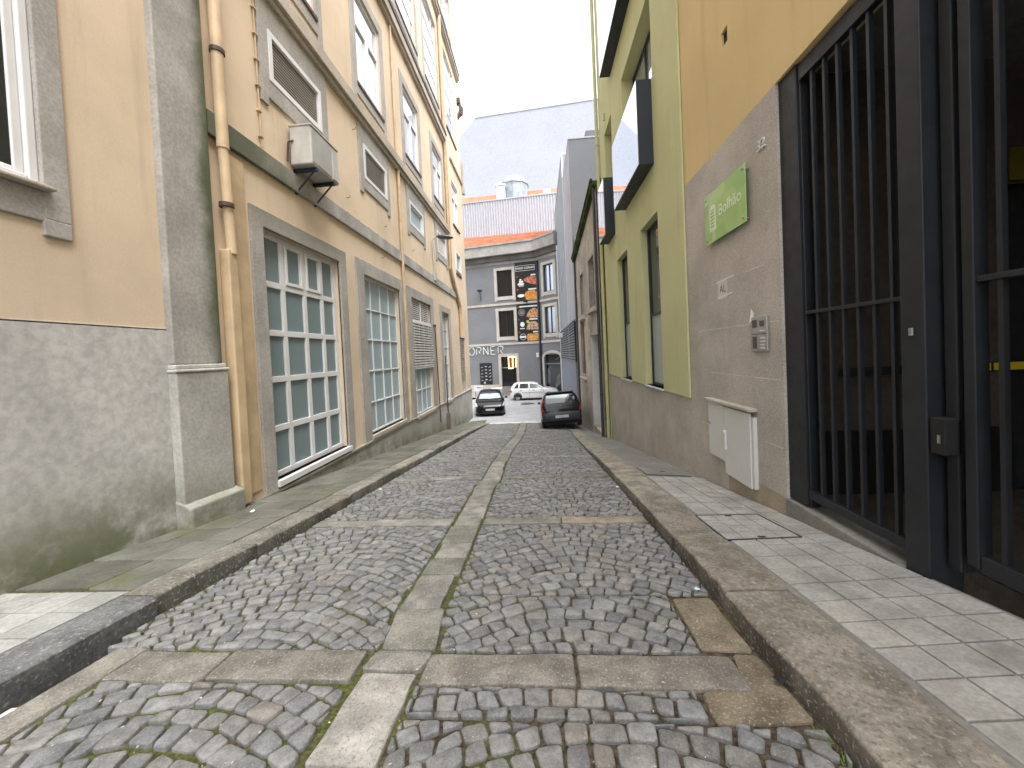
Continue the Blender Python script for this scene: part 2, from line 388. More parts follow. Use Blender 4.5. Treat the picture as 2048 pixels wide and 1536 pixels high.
TINTS = [(.96, .98, 1.0), (1, 1, 1), (1.06, 1.06, 1.06), (.90, .92, .95), (1.04, 1.02, .98), (.96, .95, .92), (1.12, 1.12, 1.13), (.82, .84, .87)]
def tint(brown=.0):
    c = random.choice(TINTS); k = random.uniform(.88, 1.12)
    if random.random() < brown: c = (1.06, .98, .90)
    return (c[0]*k, c[1]*k, c[2]*k)
SX = lambda y: -.86+.06*math.sin(y*.55)*(1 if y > 2 else .3)-(.06 if 2.3 < y < 6 else 0)    # the granite strip wanders a little
BANDS = [(-.75, -.5), (1.79, 2.03), (4.06, 4.27), (6.32, 6.52), (8.5, 8.68), (10.55, 10.73), (12.7, 12.86), (14.8, 14.95), (16.9, 17.05)]
cob = MB(); slab = MB()
def lane(xa, xb, ya, yb, brown, fan):
    """one bay of setts laid in bowed courses between straight edges"""
    far = ya > 9
    xl, xr = xa(ya), xb(ya); w = xr-xl
    ph = random.uniform(-.05, .05)
    f = lambda x: fan*w*math.sin(math.pi*min(1, max(0, (x-xl)/w+ph)))
    fs = lambda x: fan*math.pi*math.cos(math.pi*min(1, max(0, (x-xl)/w+ph)))
    y = ya-fan*w-.1-random.uniform(0, .08)
    while y < yb:
        d = random.uniform(.094, .122)
        x = xl-random.uniform(.02, .12); prev = None
        while x < xr+.05:
            st = random.choice([random.uniform(.085, .115), random.uniform(.10, .15)])
            sl = fs(x); x2 = x+st/math.sqrt(1+sl*sl)
            def pt(x, up, jx=.008):
                s_ = fs(x); k = d/(1+s_*s_)
                return (x-(s_*k if up else 0)+random.gauss(0, jx), y+f(x)+(k if up else 0)+random.gauss(0, jx))
            a, dd = prev or (pt(x, 0), pt(x, 1))
            b, c = pt(x2, 0), pt(x2, 1)
            p = [a, b, c, dd]
            if random.random() < .3:       # a knocked-off corner or an odd five-sided sett
                m = random.randrange(4); q0, q1 = p[m], p[(m+1) % 4]; t = random.uniform(.35, .65)
                nx, ny = q1[1]-q0[1], q0[0]-q1[0]; o = random.uniform(-.006, .10)
                p.insert(m+1, (q0[0]+(q1[0]-q0[0])*t+nx*o, q0[1]+(q1[1]-q0[1])*t+ny*o))
            p = clip(p, 0, ya+.004, 0, -1); p = clip(p, 0, yb-.004, 0, 1)
            if len(p) > 2:
                ym = sum(q[1] for q in p)/len(p); p = clip(p, xa(ym)+.004, 0, -1, 0)
            if len(p) > 2: p = clip(p, xb(ym)-.004, 0, 1, 0)
            if len(p) > 2:
                p = merge_short(p)
                stone(cob, p, zr, top=random.uniform(.008, .022), edge=random.uniform(.007, .013), gap=random.uniform(.004, .0095), rnd=0 if far else 1, wob=0.002 if far else .004, tint=tint(brown), tilt=.05, dome=.002)
            prev = (b, c); x = x2
        y += d
def merge_short(p, m=.022):
    q = []
    for a in p:
        if q and math.hypot(a[0]-q[-1][0], a[1]-q[-1][1]) < m: continue
        q.append(a)
    if len(q) > 3 and math.hypot(q[0][0]-q[-1][0], q[0][1]-q[-1][1]) < m: q.pop()
    return q
edges = [-1.2]+[e for b in BANDS[1:] for e in b]+[18.75]
edges = [-.5]+[e for b in BANDS[1:] for e in b]+[18.75]
for i in range(0, len(edges), 2):
    ya, yb = edges[i], edges[i+1]
    if ya < 1.6:      # nearest bay: the drain mouth takes the corner on the left
        lane(lambda y: -2.36, lambda y: SX(y)-.165, ya, yb, .05, .16)
    else: lane(lambda y: KL+.01, lambda y: SX(y)-.165, ya, yb, .03, .26)
    if ya < 1.6:
        lane(lambda y: SX(y)+.165, lambda y: KR-.01, ya, 1.6, .10, .16); lane(lambda y: SX(y)+.165, lambda y: .66, 1.6, yb, .06, .05)
    elif ya > 1.9 and ya < 2.2:     # bay with the long brown slab beside the right kerb
        lane(lambda y: SX(y)+.165, lambda y: .80, ya, 2.62, .06, .22)
        lane(lambda y: SX(y)+.165, lambda y: KR-.01, 2.62, yb, .1, .26)
    else: lane(lambda y: SX(y)+.165, lambda y: KR-.01, ya, yb, .06, .26)
tag(cob.obj('road_cobbles', COBB, smooth=55), kind='structure')
# granite strip down the middle and the cross rows
SL = [(.98, .97, .93), (.84, .86, .78), (1.12, 1.1, 1.06), (.78, .80, .72), (.94, .94, .86), (.72, .76, .68)]
y = -.6
for L in [.5, .45, .46, 1.03-.0, .0]:
    pass
cuts = [-.6, -.1, .45, .95, 1.36, 1.87, 2.03, 2.44, 2.92, 3.22, 3.56, 4.04, 4.30, 4.75, 5.25, 5.6]
while cuts[-1] < 18.6: cuts.append(cuts[-1]+random.uniform(.55, 1.0))
for a, b in zip(cuts[:-1], cuts[1:]):
    w = .155+random.uniform(-.012, .012); o = random.uniform(-.012, .012)
    stone(slab, [(SX(a)-w+o, a), (SX(a)+w+o, a), (SX(b)+w+o, b), (SX(b)-w+o, b)], zr, top=.022, edge=.014, gap=.007, wob=.004, tint=random.choice(SL) if not (1.3 < a < 1.5) else (1.55, 1.53, 1.48), tilt=.01, dome=.001)
for bi, (a, b) in enumerate(BANDS):
    for xa, xb in ((KL+.02, SX(a)-.17), (SX(a)+.17, KR-.02)):
        if bi == 1 and xb > 0: xb = .93
        if bi == 1 and xa < -2: xa = -2.36
        x = xa
        while x < xb-.05:
            L = random.uniform(.55, .95); x2 = xb if x+L > xb-.3 else x+L
            tn = random.choice(SL)
            if bi == 1: tn = random.choice([(.86, .80, .73), (.80, .76, .70), (.88, .84, .77)])
            if bi == 2 and x2 == xb and xb > 0: tn = (1.12, .98, .82)
            o = random.uniform(-.02, .02)
            stone(slab, [(x, a+o), (x2, a+o+random.uniform(-.01, .01)), (x2, b+o), (x, b+o)], zr, top=.02, edge=.016, gap=.008, wob=.006, tint=tn, tilt=.012, dome=.001)
            x = x2
# brown slabs beside the right kerb, edging stones by the drain
stone(slab, [(.80, 2.07), (1.07, 2.05), (1.08, 2.60), (.82, 2.60)], zr, .012, .012, tint=(.86, .74, .56), wob=.004, dome=0)
stone(slab, [(.67, 1.60), (1.09, 1.62), (1.08, 2.05), (.94, 2.05), (.93, 1.80), (.68, 1.79)], zr, .006, .012, tint=(.78, .66, .50), wob=.005, dome=0)
stone(slab, [(-2.575, 1.15), (-2.37, 1.15), (-2.37, 2.10), (-2.57, 2.20)], zr, .014, .014, tint=(.95, .92, .84), dome=0)
stone(slab, [(-2.575, -.4), (-2.37, -.4), (-2.37, 1.14), (-2.575, 1.14)], zr, .014, .014, tint=(.9, .9, .84), dome=0)
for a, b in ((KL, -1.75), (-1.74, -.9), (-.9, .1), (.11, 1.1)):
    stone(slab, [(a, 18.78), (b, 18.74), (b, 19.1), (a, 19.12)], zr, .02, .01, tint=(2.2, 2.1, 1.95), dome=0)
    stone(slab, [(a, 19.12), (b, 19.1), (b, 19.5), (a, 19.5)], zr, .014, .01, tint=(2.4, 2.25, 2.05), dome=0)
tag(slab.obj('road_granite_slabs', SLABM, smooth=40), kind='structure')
# drain mouth: a dark slot under the left kerb
dm = MB(); dm.hexa([(-2.74, -.8, -.8), (-2.56, -.8, -.8), (-2.56, 2.2, -.8), (-2.74, 2.2, -.8), (-2.74, -.8, -.55), (-2.56, -.8, -.55), (-2.56, 2.2, -.55), (-2.74, 2.2, -.55)]); dm.box(-2.56, -2.548, -.8, 2.2, -.8, -.255); dm.box(-2.74, -2.56, 2.19, 2.21, -.8, -.26); dm.box(-2.80, -2.735, -.8, 2.21, -.8, -.10)
drain = dm.obj('road_drain_slot', BED); tag(drain, kind='structure')

def kerb_run(name, xa, xb, side, hf, zf, y0, y1, tints, Ls, shade_grime=.45):
    mb = MB(); y = y0
    while y < y1-.02:
        L = random.uniform(*Ls); b = min(y1, y+L)
        if y1-b < .25: b = y1
        tn = tints(y); jx = random.uniform(-.012, .012); jh = random.uniform(-.008, .008)
        ys = frange(y+.004, b-.004, .12); prof = []
        xf, xi = (xa+jx, xb) if side > 0 else (xa+jx, xb)       # face edge, inner edge
        sg = 1 if xb > xa else -1
        r = .022
        off = [(0, -.12), (0, -r), (.010, -.010), (r, 0.), ((abs(xb-xa))*.5, .004), (abs(xb-xa), 0), (abs(xb-xa), -.12)]
        rows = []
        mb.cur = tn; n0 = len(mb.v)
        for yy in ys:
            en = .006 if yy in (ys[0], ys[-1]) else 0
            for i, (dx, dz) in enumerate(off):
                wx = random.uniform(-.007, .007) if 0 < i < 4 else 0
                zz = (zf(xa, yy)-.05 if i == 0 else zf(xa, yy)+hf(yy)+jh+dz-en+(random.uniform(-.004, .004) if i in (1, 2, 3) else 0))
                rows.append((xa+jx*(i < 4)+sg*dx+sg*wx, yy, zz))
        m = len(off); fs = []
        for j in range(len(ys)-1):
            for i in range(m-1): fs.append((j*m+i, j*m+i+1, (j+1)*m+i+1, (j+1)*m+i))
        fs.append(tuple(range(m))); fs.append(tuple(range((len(ys)-1)*m, len(ys)*m))[::-1])
        mb.add(rows, fs); y = b
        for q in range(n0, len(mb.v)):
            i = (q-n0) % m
            if i < 2: mb.t[q] = tuple(v*shade_grime for v in tn)  # face rows tinted darker: shade painted in together with dirt
    return tag(mb.obj(name, KERB, smooth=50), kind='structure')
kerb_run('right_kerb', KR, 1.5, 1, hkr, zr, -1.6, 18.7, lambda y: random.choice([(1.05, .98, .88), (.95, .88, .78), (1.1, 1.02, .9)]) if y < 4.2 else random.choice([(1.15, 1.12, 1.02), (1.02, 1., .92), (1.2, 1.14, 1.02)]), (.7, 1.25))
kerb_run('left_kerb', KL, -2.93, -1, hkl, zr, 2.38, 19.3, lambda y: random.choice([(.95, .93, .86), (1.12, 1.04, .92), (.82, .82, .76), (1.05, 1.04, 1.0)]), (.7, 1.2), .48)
ck = MB()
for y in (-1.42, -.47, .48, 1.43):
    r0 = [(KL, zr(KL, y)-.05+.09*(y < 2.2)), (KL-.0, .135), (KL-.03, .15), (-2.93, .15), (-2.93, -.05)]
    vs = []
    for yy in (y+.004, y+.95-.008):
        z = zr(KL, yy); vs += [(KL+.0, yy, z-.06), (KL+.012, yy, z+.120), (KL-.012, yy, z+.142), (-2.93, yy, z+.142), (-2.93, yy, z-.05)]
    ck.cur = (.62, .66, .72); ck.add(vs, [(0, 1, 6, 5), (1, 2, 7, 6), (2, 3, 8, 7), (3, 4, 9, 8), (4, 0, 5, 9), (4, 3, 2, 1, 0), (5, 6, 7, 8, 9)])
tag(ck.obj('concrete_kerb', KERB, bevel=.006), kind='structure')
ck = MB(); ck.cur = (.35, .36, .38)
# pavements
sheet('right_pavement', CONC, frange(1.5, XR+.02, .2), frange(-1.6, 5.9, .3), zsr, -.010); sheet('right_pavement', CONC, frange(1.5, XR+.02, .2), frange(5.84, 20, .3), zsr, -.004)
tl = MB(); s_ = .205; x0 = 1.53
for j in range(-7, 29):
    for i in range(4):
        xa, ya = x0+i*s_, j*s_+.06
        if ya+s_ > 5.85: continue
        g = .0045; c_ = random.uniform(.95, 1.05); w_ = random.uniform(-.03, .03)
        tl.cur = (c_+w_*.5, c_, c_-w_)
        a, b, d, e = xa+g+random.uniform(0, .002), xa+s_-g, ya+g, ya+s_-g-random.uniform(0, .002)
        b = min(b, XR-.004)
        dz = random.uniform(-.002, .002)
        vs = [(p, q, zsr(p, q)-.02) for p, q in ((a, d), (b, d), (b, e), (a, e))]+[(p, q, zsr(p, q)+dz) for p, q in ((a, d), (b, d), (b, e), (a, e))]
        tl.hexa(vs)
tag(tl.obj('right_pavement_tiles', TILE, bevel=.004), kind='structure')
sheet('left_pavement', BED, frange(XL-.02, -2.92, .2), frange(-1.6, 20.2, .3), zsl, -.012)
tl = MB()
for j in range(-6, 9):
    for i in range(4):
        xa, ya = -2.94-(i+1)*.26, j*.26+.10
        if ya+.26 > 2.46: continue
        c_ = random.uniform(.95, 1.1); tl.cur = (c_*.92, c_*.94, c_*.95); g = .004
        a, b, d, e = max(xa+g, XL), xa+.26-g, ya+g, ya+.26-g
        if b-a < .03: continue
        tl.hexa([(p, q, zsl(p, q)-.02) for p, q in ((a, d), (b, d), (b, e), (a, e))]+[(p, q, zsl(p, q)+.002) for p, q in ((a, d), (b, d), (b, e), (a, e))])
tag(tl.obj('left_pavement_tiles', TILE, bevel=.003), kind='structure')
fl = MB()
y = 2.47
while y < 19.4:
    L = random.uniform(.30, .5)
    x = -2.945
    while x > XL+.02:
        w = random.uniform(.3, .55); x2 = x-w
        if x2 < XL+.2: x2 = XL+.005
        k = random.uniform(.8, 1.15); fr = 1.0 if x2 > -3.5 else .9
        stone(fl, [(x2, y), (x, y+random.uniform(-.02, .02)), (x, y+L), (x2, y+L)], zsl, .004, .008, gap=.004, wob=.005, tint=(k*1.02*fr, k*1.0*fr, k*.95*fr), tilt=.012, dome=0)
        x = x2
    y += L
tag(fl.obj('left_pavement_flagstones', FLAG, smooth=40), kind='structure')
sheet('cross_street', ASPH, frange(-60, 60, 2.0), [19.5, 21, 24, 28, 34, 60], lambda x, y: zr(min(x, -2), y), .0)

# ------------------------------------------------------------------ generic window pieces
def lattice(F, y0, y1, z0, z1, t, cols, rows, o0, o1, bar=None):
    """frame bars for an opening: outer ring, mullions at cols, transoms at rows"""
    mb = MB(); F.ring(mb, y0, y1, z0, z1, t, o0, o1); b = (bar or t)/2
    for z in rows: F.box(mb, y0+t, y1-t, z-b, z+b, o0+.003, o1-.004)
    zs = sorted([z0+t]+[v for z in rows for v in (z-b, z+b)]+[z1-t])
    for c in cols:
        for k in range(0, len(zs), 2): F.box(mb, c-b, c+b, zs[k], zs[k+1], o0+.003, o1-.004)
    return mb
def surround(F, s0, s1, z0, z1, y0, y1, b0, b1, o0, o1, ear=.17, drop=.13):
    """stone surround with the little dropped ears at its foot"""
    mb = MB()
    F.prism(mb, [(s0, z0), (s0+ear, z0), (s0+ear, z0+drop), (y0, z0+drop), (y0, z1), (s0, z1)], o0, o1)
    F.prism(mb, [(s1, z0), (s1, z1), (y1, z1), (y1, z0+drop), (s1-ear, z0+drop), (s1-ear, z0)], o0, o1)
    F.box(mb, y0, y1, b1, z1, o0, o1-.002); F.box(mb, y0, y1, z0+drop, b0, o0, o1-.002)
    return mb
def slats(F, y0, y1, z0, z1, n, o, dep=.04, th=.5):
    mb = MB(); h = (z1-z0)/n
    for k in range(n):
        z = z0+k*h+h*.1
        mb.hexa([F.p(y0, z, o), F.p(y1, z, o), F.p(y1, z+h*.25, o-dep*.35), F.p(y0, z+h*.25, o-dep*.35), F.p(y0, z+h*th, o), F.p(y1, z+h*th, o), F.p(y1, z+h*(th+.2), o-dep*.35), F.p(y0, z+h*(th+.2), o-dep*.35)])
    return mb
def pane(F, y0, y1, z0, z1, o, mat, parent, name='pane'):
    mb = MB(); F.box(mb, y0, y1, z0, z1, o-.01, o); return mb.obj(name, mat, parent)

# ------------------------------------------------------------------ left: long peach building with the tall grid windows
FL = Facade((XL, 0), (0, 1), (1, 0))
LB = thing('peach_building', 'long peach plastered building with grid windows, granite bands and louvred vents', 'building', (XL, 4.6, -.4))
GW = [(5.28, 7.40, -.28, 3.43), (8.47, 10.70, -.30, 3.40), (11.70, 13.85, -.42, 3.36), (15.45, 16.66, -.44, 3.32), (18.92, 20.25, -.42, 2.40)]
MZ = [(5.62, 7.03, 5.75, 6.53), (8.78, 10.15, 5.71, 6.53), (11.97, 13.43, 5.72, 6.50), (15.28, 16.75, 5.72, 6.62), (18.85, 20.05, 5.75, 6.70)]
F2 = [(5.55, 7.02, 7.92, 10.15), (8.72, 10.14, 7.90, 10.18), (11.90, 13.40, 7.90, 10.12), (15.18, 16.70, 7.95, 10.12), (18.70, 20.12, 8.00, 10.15)]
F3 = [(5.4, 7.3, 12.4, 15.8), (8.5, 10.4, 12.4, 15.8), (11.63, 13.68, 12.40, 15.8), (14.75, 16.72, 12.40, 15.9), (18.22, 20.3, 12.50, 16.3)]
F4 = [(5.4, 7.3, 17.6, 20.0), (8.5, 10.4, 17.6, 20.0), (11.6, 13.6, 17.6, 20.0), (14.8, 16.7, 17.6, 20.0), (18.4, 20.1, 17.8, 20.0)]
holes = [(*h, .20) for h in GW+MZ+F2+F3+F4]
wl = MB(); FL.wall(wl, 4.40, 21.4, -.40, 22.0, holes)
wl.add([FL.p(21.4, -3, 0), FL.p(21.4, 22, 0), (-14, 21.4, 22), (-14, 21.4, -3)], [(0, 1, 2, 3)])
wl.obj('wall', PEACH, LB)
bk = MB(); bk.box(-14, XL-.35, 4.40, 21.38, -3, 21.9); bk.obj('building_core', DARK, LB)
pl_ = MB(); FL.wall(pl_, 4.40, 21.44, -3.0, -.40, [(18.92, 20.25, -.42, -.40, .1)] and [], .03)
FL.box(pl_, 4.40, 21.44, -.44, -.40, -.02, .06)
pl_.add([FL.p(21.44, -3, .03), FL.p(21.44, -.42, .03), (-14, 21.44, -.42), (-14, 21.44, -3)], [(0, 1, 2, 3)])
pl_.obj('plinth', GRAN_MOSS, LB)
# ground-floor windows
def ground_window(i, cols, rows, t, bar, mat, so):
    y0, y1, z0, z1 = GW[i]
    w = lattice(FL, y0, y1, z0, z1, t, cols, rows, -.15, -.09, bar).obj('window', WHITE, LB, bevel=.006)
    pane(FL, y0+.01, y1-.01, z0+.01, z1-.01, -.125, mat, w)
    sr = MB(); a, b, zt = so
    FL.box(sr, a, y0, -.40, zt, -.03, .035); FL.box(sr, y1, b, -.40, zt, -.03, .035); FL.box(sr, y0, y1, z1, zt, -.03, .033)
    sr.obj('window_surround', GRAN_ALGAE if i == 0 else GRAN, w, bevel=.008)
    sl = MB(); FL.box(sl, y0-.02, y1+.03, z0-.09, z0, -.12, .075); sl.obj('window_sill', CORNICE if i else WHITE, w, bevel=.006)
    return w
w1 = ground_window(0, (5.83, 6.39, 6.92), (.45, 1.20, 1.91, 2.65), .085, .092, TEAL, (5.04, 7.66, 3.68))
hp = MB()
for a, b in ((5.89, 6.34), (6.44, 6.88)): FL.ring(hp, a, b, 2.70, 3.35, .05, -.14, -.075)
hp.obj('hopper_sash', WHITE, w1, bevel=.005)
ground_window(1, (9.03, 9.59, 10.14), (.42, 1.17, 1.92, 2.65), .045, .035, TEAL_PALE, (8.10, 11.02, 3.72))
w3 = ground_window(2, (12.2, 12.72, 13.25), (.36, 1.10), .05, .035, TEAL_PALE, (11.32, 14.2, 3.66))
y0, y1, z0, z1 = GW[2]
d_ = MB(); FL.box(d_, y0+.03, y1-.03, 1.13, 3.3, -.12, -.10); d_.obj('louvre_backing', DARK, w3)
slats(FL, y0+.02, y1-.02, 1.13, 2.62, 17, .03, .10, .55).obj('louvre', WSLAT, w3)
slats(FL, y0+.06, y1-.06, 2.66, 3.32, 10, -.04, .05, .5).obj('vent_grille', WSLAT, w3)
m_ = MB(); FL.box(m_, 12.70, 12.76, 2.64, 3.34, -.05, -.02); m_.obj('louvre_frame', WHITE, w3, bevel=.004)
m_ = MB(); FL.box(m_, y0+.02, y1-.02, 2.60, 2.66, -.06, .01); m_.obj('louvre_frame', WHITE, w3, bevel=.004)
m_ = MB(); FL.box(m_, y0, y1, 1.08, 1.13, -.08, .02); m_.obj('louvre_frame', WHITE, w3, bevel=.004)
ground_window(3, (16.05,), (.35, 1.12, 1.85, 2.6), .05, .035, TEAL_PALE, (15.12, 17.0, 3.58))
y0, y1, z0, z1 = GW[4]
w5 = lattice(FL, y0, y1, z0, z1, .05, (19.6,), (.2,), -.12, -.05).obj('louvre_door', GRAN, LB)
slats(FL, y0+.05, y1-.05, .25, z1-.04, 22, -.05, .06, .5).obj('louvre', SLAT, w5)
pane(FL, y0+.02, y1-.02, z0, z1, -.13, DARK, w5); pane(FL, y0+.04, y1-.04, z0, .18, -.09, ACW, w5, 'door_panel')
# bands and cornices
bd = MB(); FL.box(bd, 4.40, 19.0, 4.27, 4.56, -.02, .06); bd.obj('string_course', STAIN_BAND, LB, bevel=.008)
def cornice(name, z0, z1, a, b, d, mat):
    mb = MB(); FL.prism(mb, [(a, z0), (b, z0), (b, z0+.10), (a, z0+.10)], -.02, d*.6); FL.prism(mb, [(a, z0+.10), (b, z0+.10), (b, z1), (a, z1)], -.02, d)
    return mb.obj(name, mat, LB, bevel=.012)
cornice('cornice', 6.95, 7.30, 4.40, 17.42, .15, CORNICE); cornice('cornice', 11.10, 11.55, 4.40, 17.36, .17, CORNICE); cornice('cornice', 16.72, 17.05, 4.40, 21.44, .17, CORNICE)
g_ = MB(); FL.box(g_, 4.4, 17.3, 11.46, 11.60, .165, .20); FL.box(g_, 4.4, 21.4, 16.98, 17.10, .165, .20); g_.obj('gutter', RUST, LB)
cl = MB(); FL.box(cl, 18.5, 21.44, 11.08, 11.20, -.02, .08); cl.obj('string_course', CORNICE, LB)
# small mezzanine openings
def mezz(i, kind, so, mat=None):
    y0, y1, z0, z1 = MZ[i]
    mb = MB(); FL.ring(mb, y0, y1, z0, z1, .085, -.08, .045)
    w = mb.obj('vent' if kind == 'slat' else 'window', WHITE, LB, bevel=.006)
    if kind == 'slat':
        slats(FL, y0+.08, y1-.08, z0+.07, z1-.07, 13, .0, .06, .42).obj('louvre', SLAT, w); pane(FL, y0+.05, y1-.05, z0+.05, z1-.05, -.06, DARK, w, 'louvre_backing')
    elif kind == 'glass':
        m2 = MB(); FL.ring(m2, y0+.09, y1-.09, z0+.09, z1-.09, .05, -.07, .0); m2.obj('sash', WHITE, w, bevel=.004); pane(FL, y0+.08, y1-.08, z0+.08, z1-.08, -.05, mat, w)
    else: pane(FL, y0+.08, y1-.08, z0+.08, z1-.08, -.03, mat, w)
    if so: surround(FL, so[0], so[1], 5.34, 6.95, y0-.005, y1+.005, z0-.005, z1+.005, -.03, .035).obj('window_surround', GRAN, w, bevel=.006)
    else:
        s2 = MB(); FL.box(s2, y0, y1, z0-.2, z0-.12, 0, .05); s2.obj('window_sill', RUST, w)
mezz(0, 'slat', (5.41, 7.25)); mezz(1, 'slat', (8.56, 10.33)); mezz(2, 'glass', (11.76, 13.62), TEAL_PALE); mezz(3, 'board', (15.05, 16.98), ACW); mezz(4, 'glass', None, TEAL_PALE)
# upper windows
for i, (y0, y1, z0, z1) in enumerate(F2):
    tz = z0+(z1-z0)*.66; cy = (y0+y1)/2
    mb = lattice(FL, y0, y1, z0, z1, .075, (), (tz,), -.10, -.03, .07)
    FL.box(mb, cy-.055, cy+.055, z0+.07, tz-.035, -.10, -.028)
    for a, b in ((y0+.08, cy-.05), (cy+.05, y1-.08)): FL.ring(mb, a, b, z0+.08, tz-.04, .035, -.08, -.022)
    w = mb.obj('window', WHITE, LB, bevel=.004); pane(FL, y0+.02, y1-.02, z0+.02, z1-.02, -.07, SKYPANE, w)
    if i < 4: surround(FL, y0-.25, y1+.23, 7.48, z1+.26, y0-.005, y1+.005, z0-.005, z1+.005, -.03, .03).obj('window_surround', GRAN, w, bevel=.006)
    sl = MB(); FL.box(sl, y0-.05, y1+.05, z0-.07, z0, -.05, .055); sl.obj('window_sill', RUST, w)
for i, (y0, y1, z0, z1) in enumerate(F3+F4):
    rows = [z0+(z1-z0)*k for k in (.27, .52, .77)]
    mb = lattice(FL, y0, y1, z0, z1, .06, (y1-.42,), rows, -.10, -.05, .035)
    w = mb.obj('window', WHITE, LB, bevel=.004); pane(FL, y0+.02, y1-.02, z0+.02, z1-.02, -.075, SKYPANE, w)
    if i != 4: surround(FL, y0-.2, y1+.2, z0-.42, z1+.2, y0-.005, y1+.005, z0-.005, z1+.005, -.03, .03, .15, .12).obj('window_surround', GRAN, w, bevel=.006)
    sl = MB(); FL.box(sl, y0-.05, y1+.05, z0-.07, z0, -.05, .055); sl.obj('window_sill', RUST, w)
# rain pipes on that wall
def pipe(parent, pts, r, mat, collars=(), name='rain_pipe', cmat=None):
    mb = MB().tube(pts, r, 14); o = mb.obj(name, mat, parent, smooth=True)
    for p in collars:
        c = MB().tube([(p[0], p[1], p[2]-.025), (p[0], p[1], p[2]+.025)], r*1.22, 14); c.obj('pipe_clamp', cmat or RUST, o)
    return o
XP = XL+.10
pipe(LB, [(XP, 4.56, 14), (XP, 4.56, 4.15)], .068, OCHRE_PIPE, [(XP, 4.56, 6.1), (XP, 4.56, 5.35), (XP, 4.56, 3.45), (XP, 4.56, 9.)])
pipe(LB, [(XP, 4.56, 4.2), (XP, 4.60, 2.85)], .058, OCHRE_PIPE, [], 'rain_pipe')
cvr = MB(); FL.box(cvr, 4.51, 4.66, -.34, 2.9, .0, .13); FL.box(cvr, 4.66, 4.99, -.30, 4.2, -.01, .022); cvr.obj('pipe_cover', OCHRE_PIPE, LB, bevel=.02)
pipe(LB, [(XL+.05, 10.97, 16.7), (XL+.05, 10.97, 7.4)], .03, OCHRE_PIPE); pipe(LB, [(XL+.06, 11.0, 6.95), (XL+.06, 11.0, -.38)], .042, OCHRE_PIPE, [(XL+.06, 11.0, 5.5), (XL+.06, 11.0, 2.2)], cmat=OCHRE_PIPE)
pipe(LB, [(XL+.09, 17.28, 20), (XL+.09, 17.24, 5.45), (XL+.09, 18.95, 3.95), (XL+.09, 18.98, 2.42)], .085, OCHRE_PIPE)
for k in range(8): 
    pass
cb = MB().tube([(XL+.02, 5.35, 11), (XL+.02, 5.37, 4.6)], .012, 6)
for k in range(14): FL.box(cb, 5.33, 5.40, 4.75+k*.37, 4.77+k*.37, 0, .045)
cb.obj('wall_cable', OCHRE_PIPE, LB)
hk = MB()
for y, z in ((8.35, 6.6), (9.6, 4.05), (12.1, 4.9), (9.9, 4.95), (8.2, 1.9), (14.3, 4.5), (7.9, 4.9)): hk.tube([FL.p(y, z, 0), FL.p(y, z, .06), FL.p(y+.02, z+.05, .07)], .007, 6)
hk.obj('wall_hook', RUST, LB)
dotm = MB()
for k in range(22): FL.box(dotm, 7.9+k*.5, 7.93+k*.5, 4.57, 4.60, 0, .02)
dotm.obj('cable_clip', RUST, LB)
# ornaments on the far corner
om = MB(); om.tube([(XL, 21.3, 14.7), (XL+.16, 21.35, 14.95), (XL+.22, 21.35, 15.25), (XL+.12, 21.35, 15.5)], [.10, .15, .12, .07], 10); om.box(XL-.05, XL+.18, 21.2, 21.5, 15.5, 15.8)
om.obj('stone_finial', rough_mat('dark_lichen_stone', (.10, .085, .07), .3, 4, 40, .5, .02), LB, bevel=.02)
om = MB(); om.box(XL, XL+.1, 21.42, 21.7, 10.9, 12.4); om.box(XL, XL+.16, 21.42, 21.7, 10.6, 10.9); om.obj('rain_head', CORNICE, LB)

# air conditioner on brackets
AC = thing('air_conditioner', 'grimy white air conditioner box hung on peach wall below the big louvred vent', 'air conditioner', (XL+.25, 6.4, 4.62))
m_ = MB(); FL.box(m_, 6.0, 6.84, 4.66, 5.28, .04, .40); m_.obj('casing', ACW, AC, bevel=.02)
m_ = MB(); FL.box(m_, 6.02, 6.60, 4.70, 5.24, .396, .408); m_.obj('fan_grille', paint('grille_grey', (.36, .36, .34), .5, .1), AC, bevel=.01)
m_ = MB(); FL.box(m_, 6.63, 6.83, 4.69, 5.22, .396, .412); m_.obj('front_panel', ACW, AC, bevel=.01)
m_ = MB(); FL.box(m_, 5.99, 6.85, 5.275, 5.30, .03, .415); m_.obj('lid', ACW, AC, bevel=.006)
for y in (6.12, 6.66):
    m_ = MB(); FL.box(m_, y, y+.05, 4.60, 4.655, .0, .40); FL.prism(m_, [(y, 4.25), (y+.05, 4.25), (y+.05, 4.65), (y, 4.65)], .0, .03); m_.tube([FL.p(y+.025, 4.28, .02), FL.p(y+.025, 4.6, .34)], .014, 6); m_.obj('bracket', NAVY, AC)
m_ = MB(); m_.tube([FL.p(6.0, 5.05, .1), FL.p(5.95, 5.0, .05), FL.p(5.94, 4.7, .03)], .018, 6); m_.obj('refrigerant_pipe', RUST, AC, smooth=True)
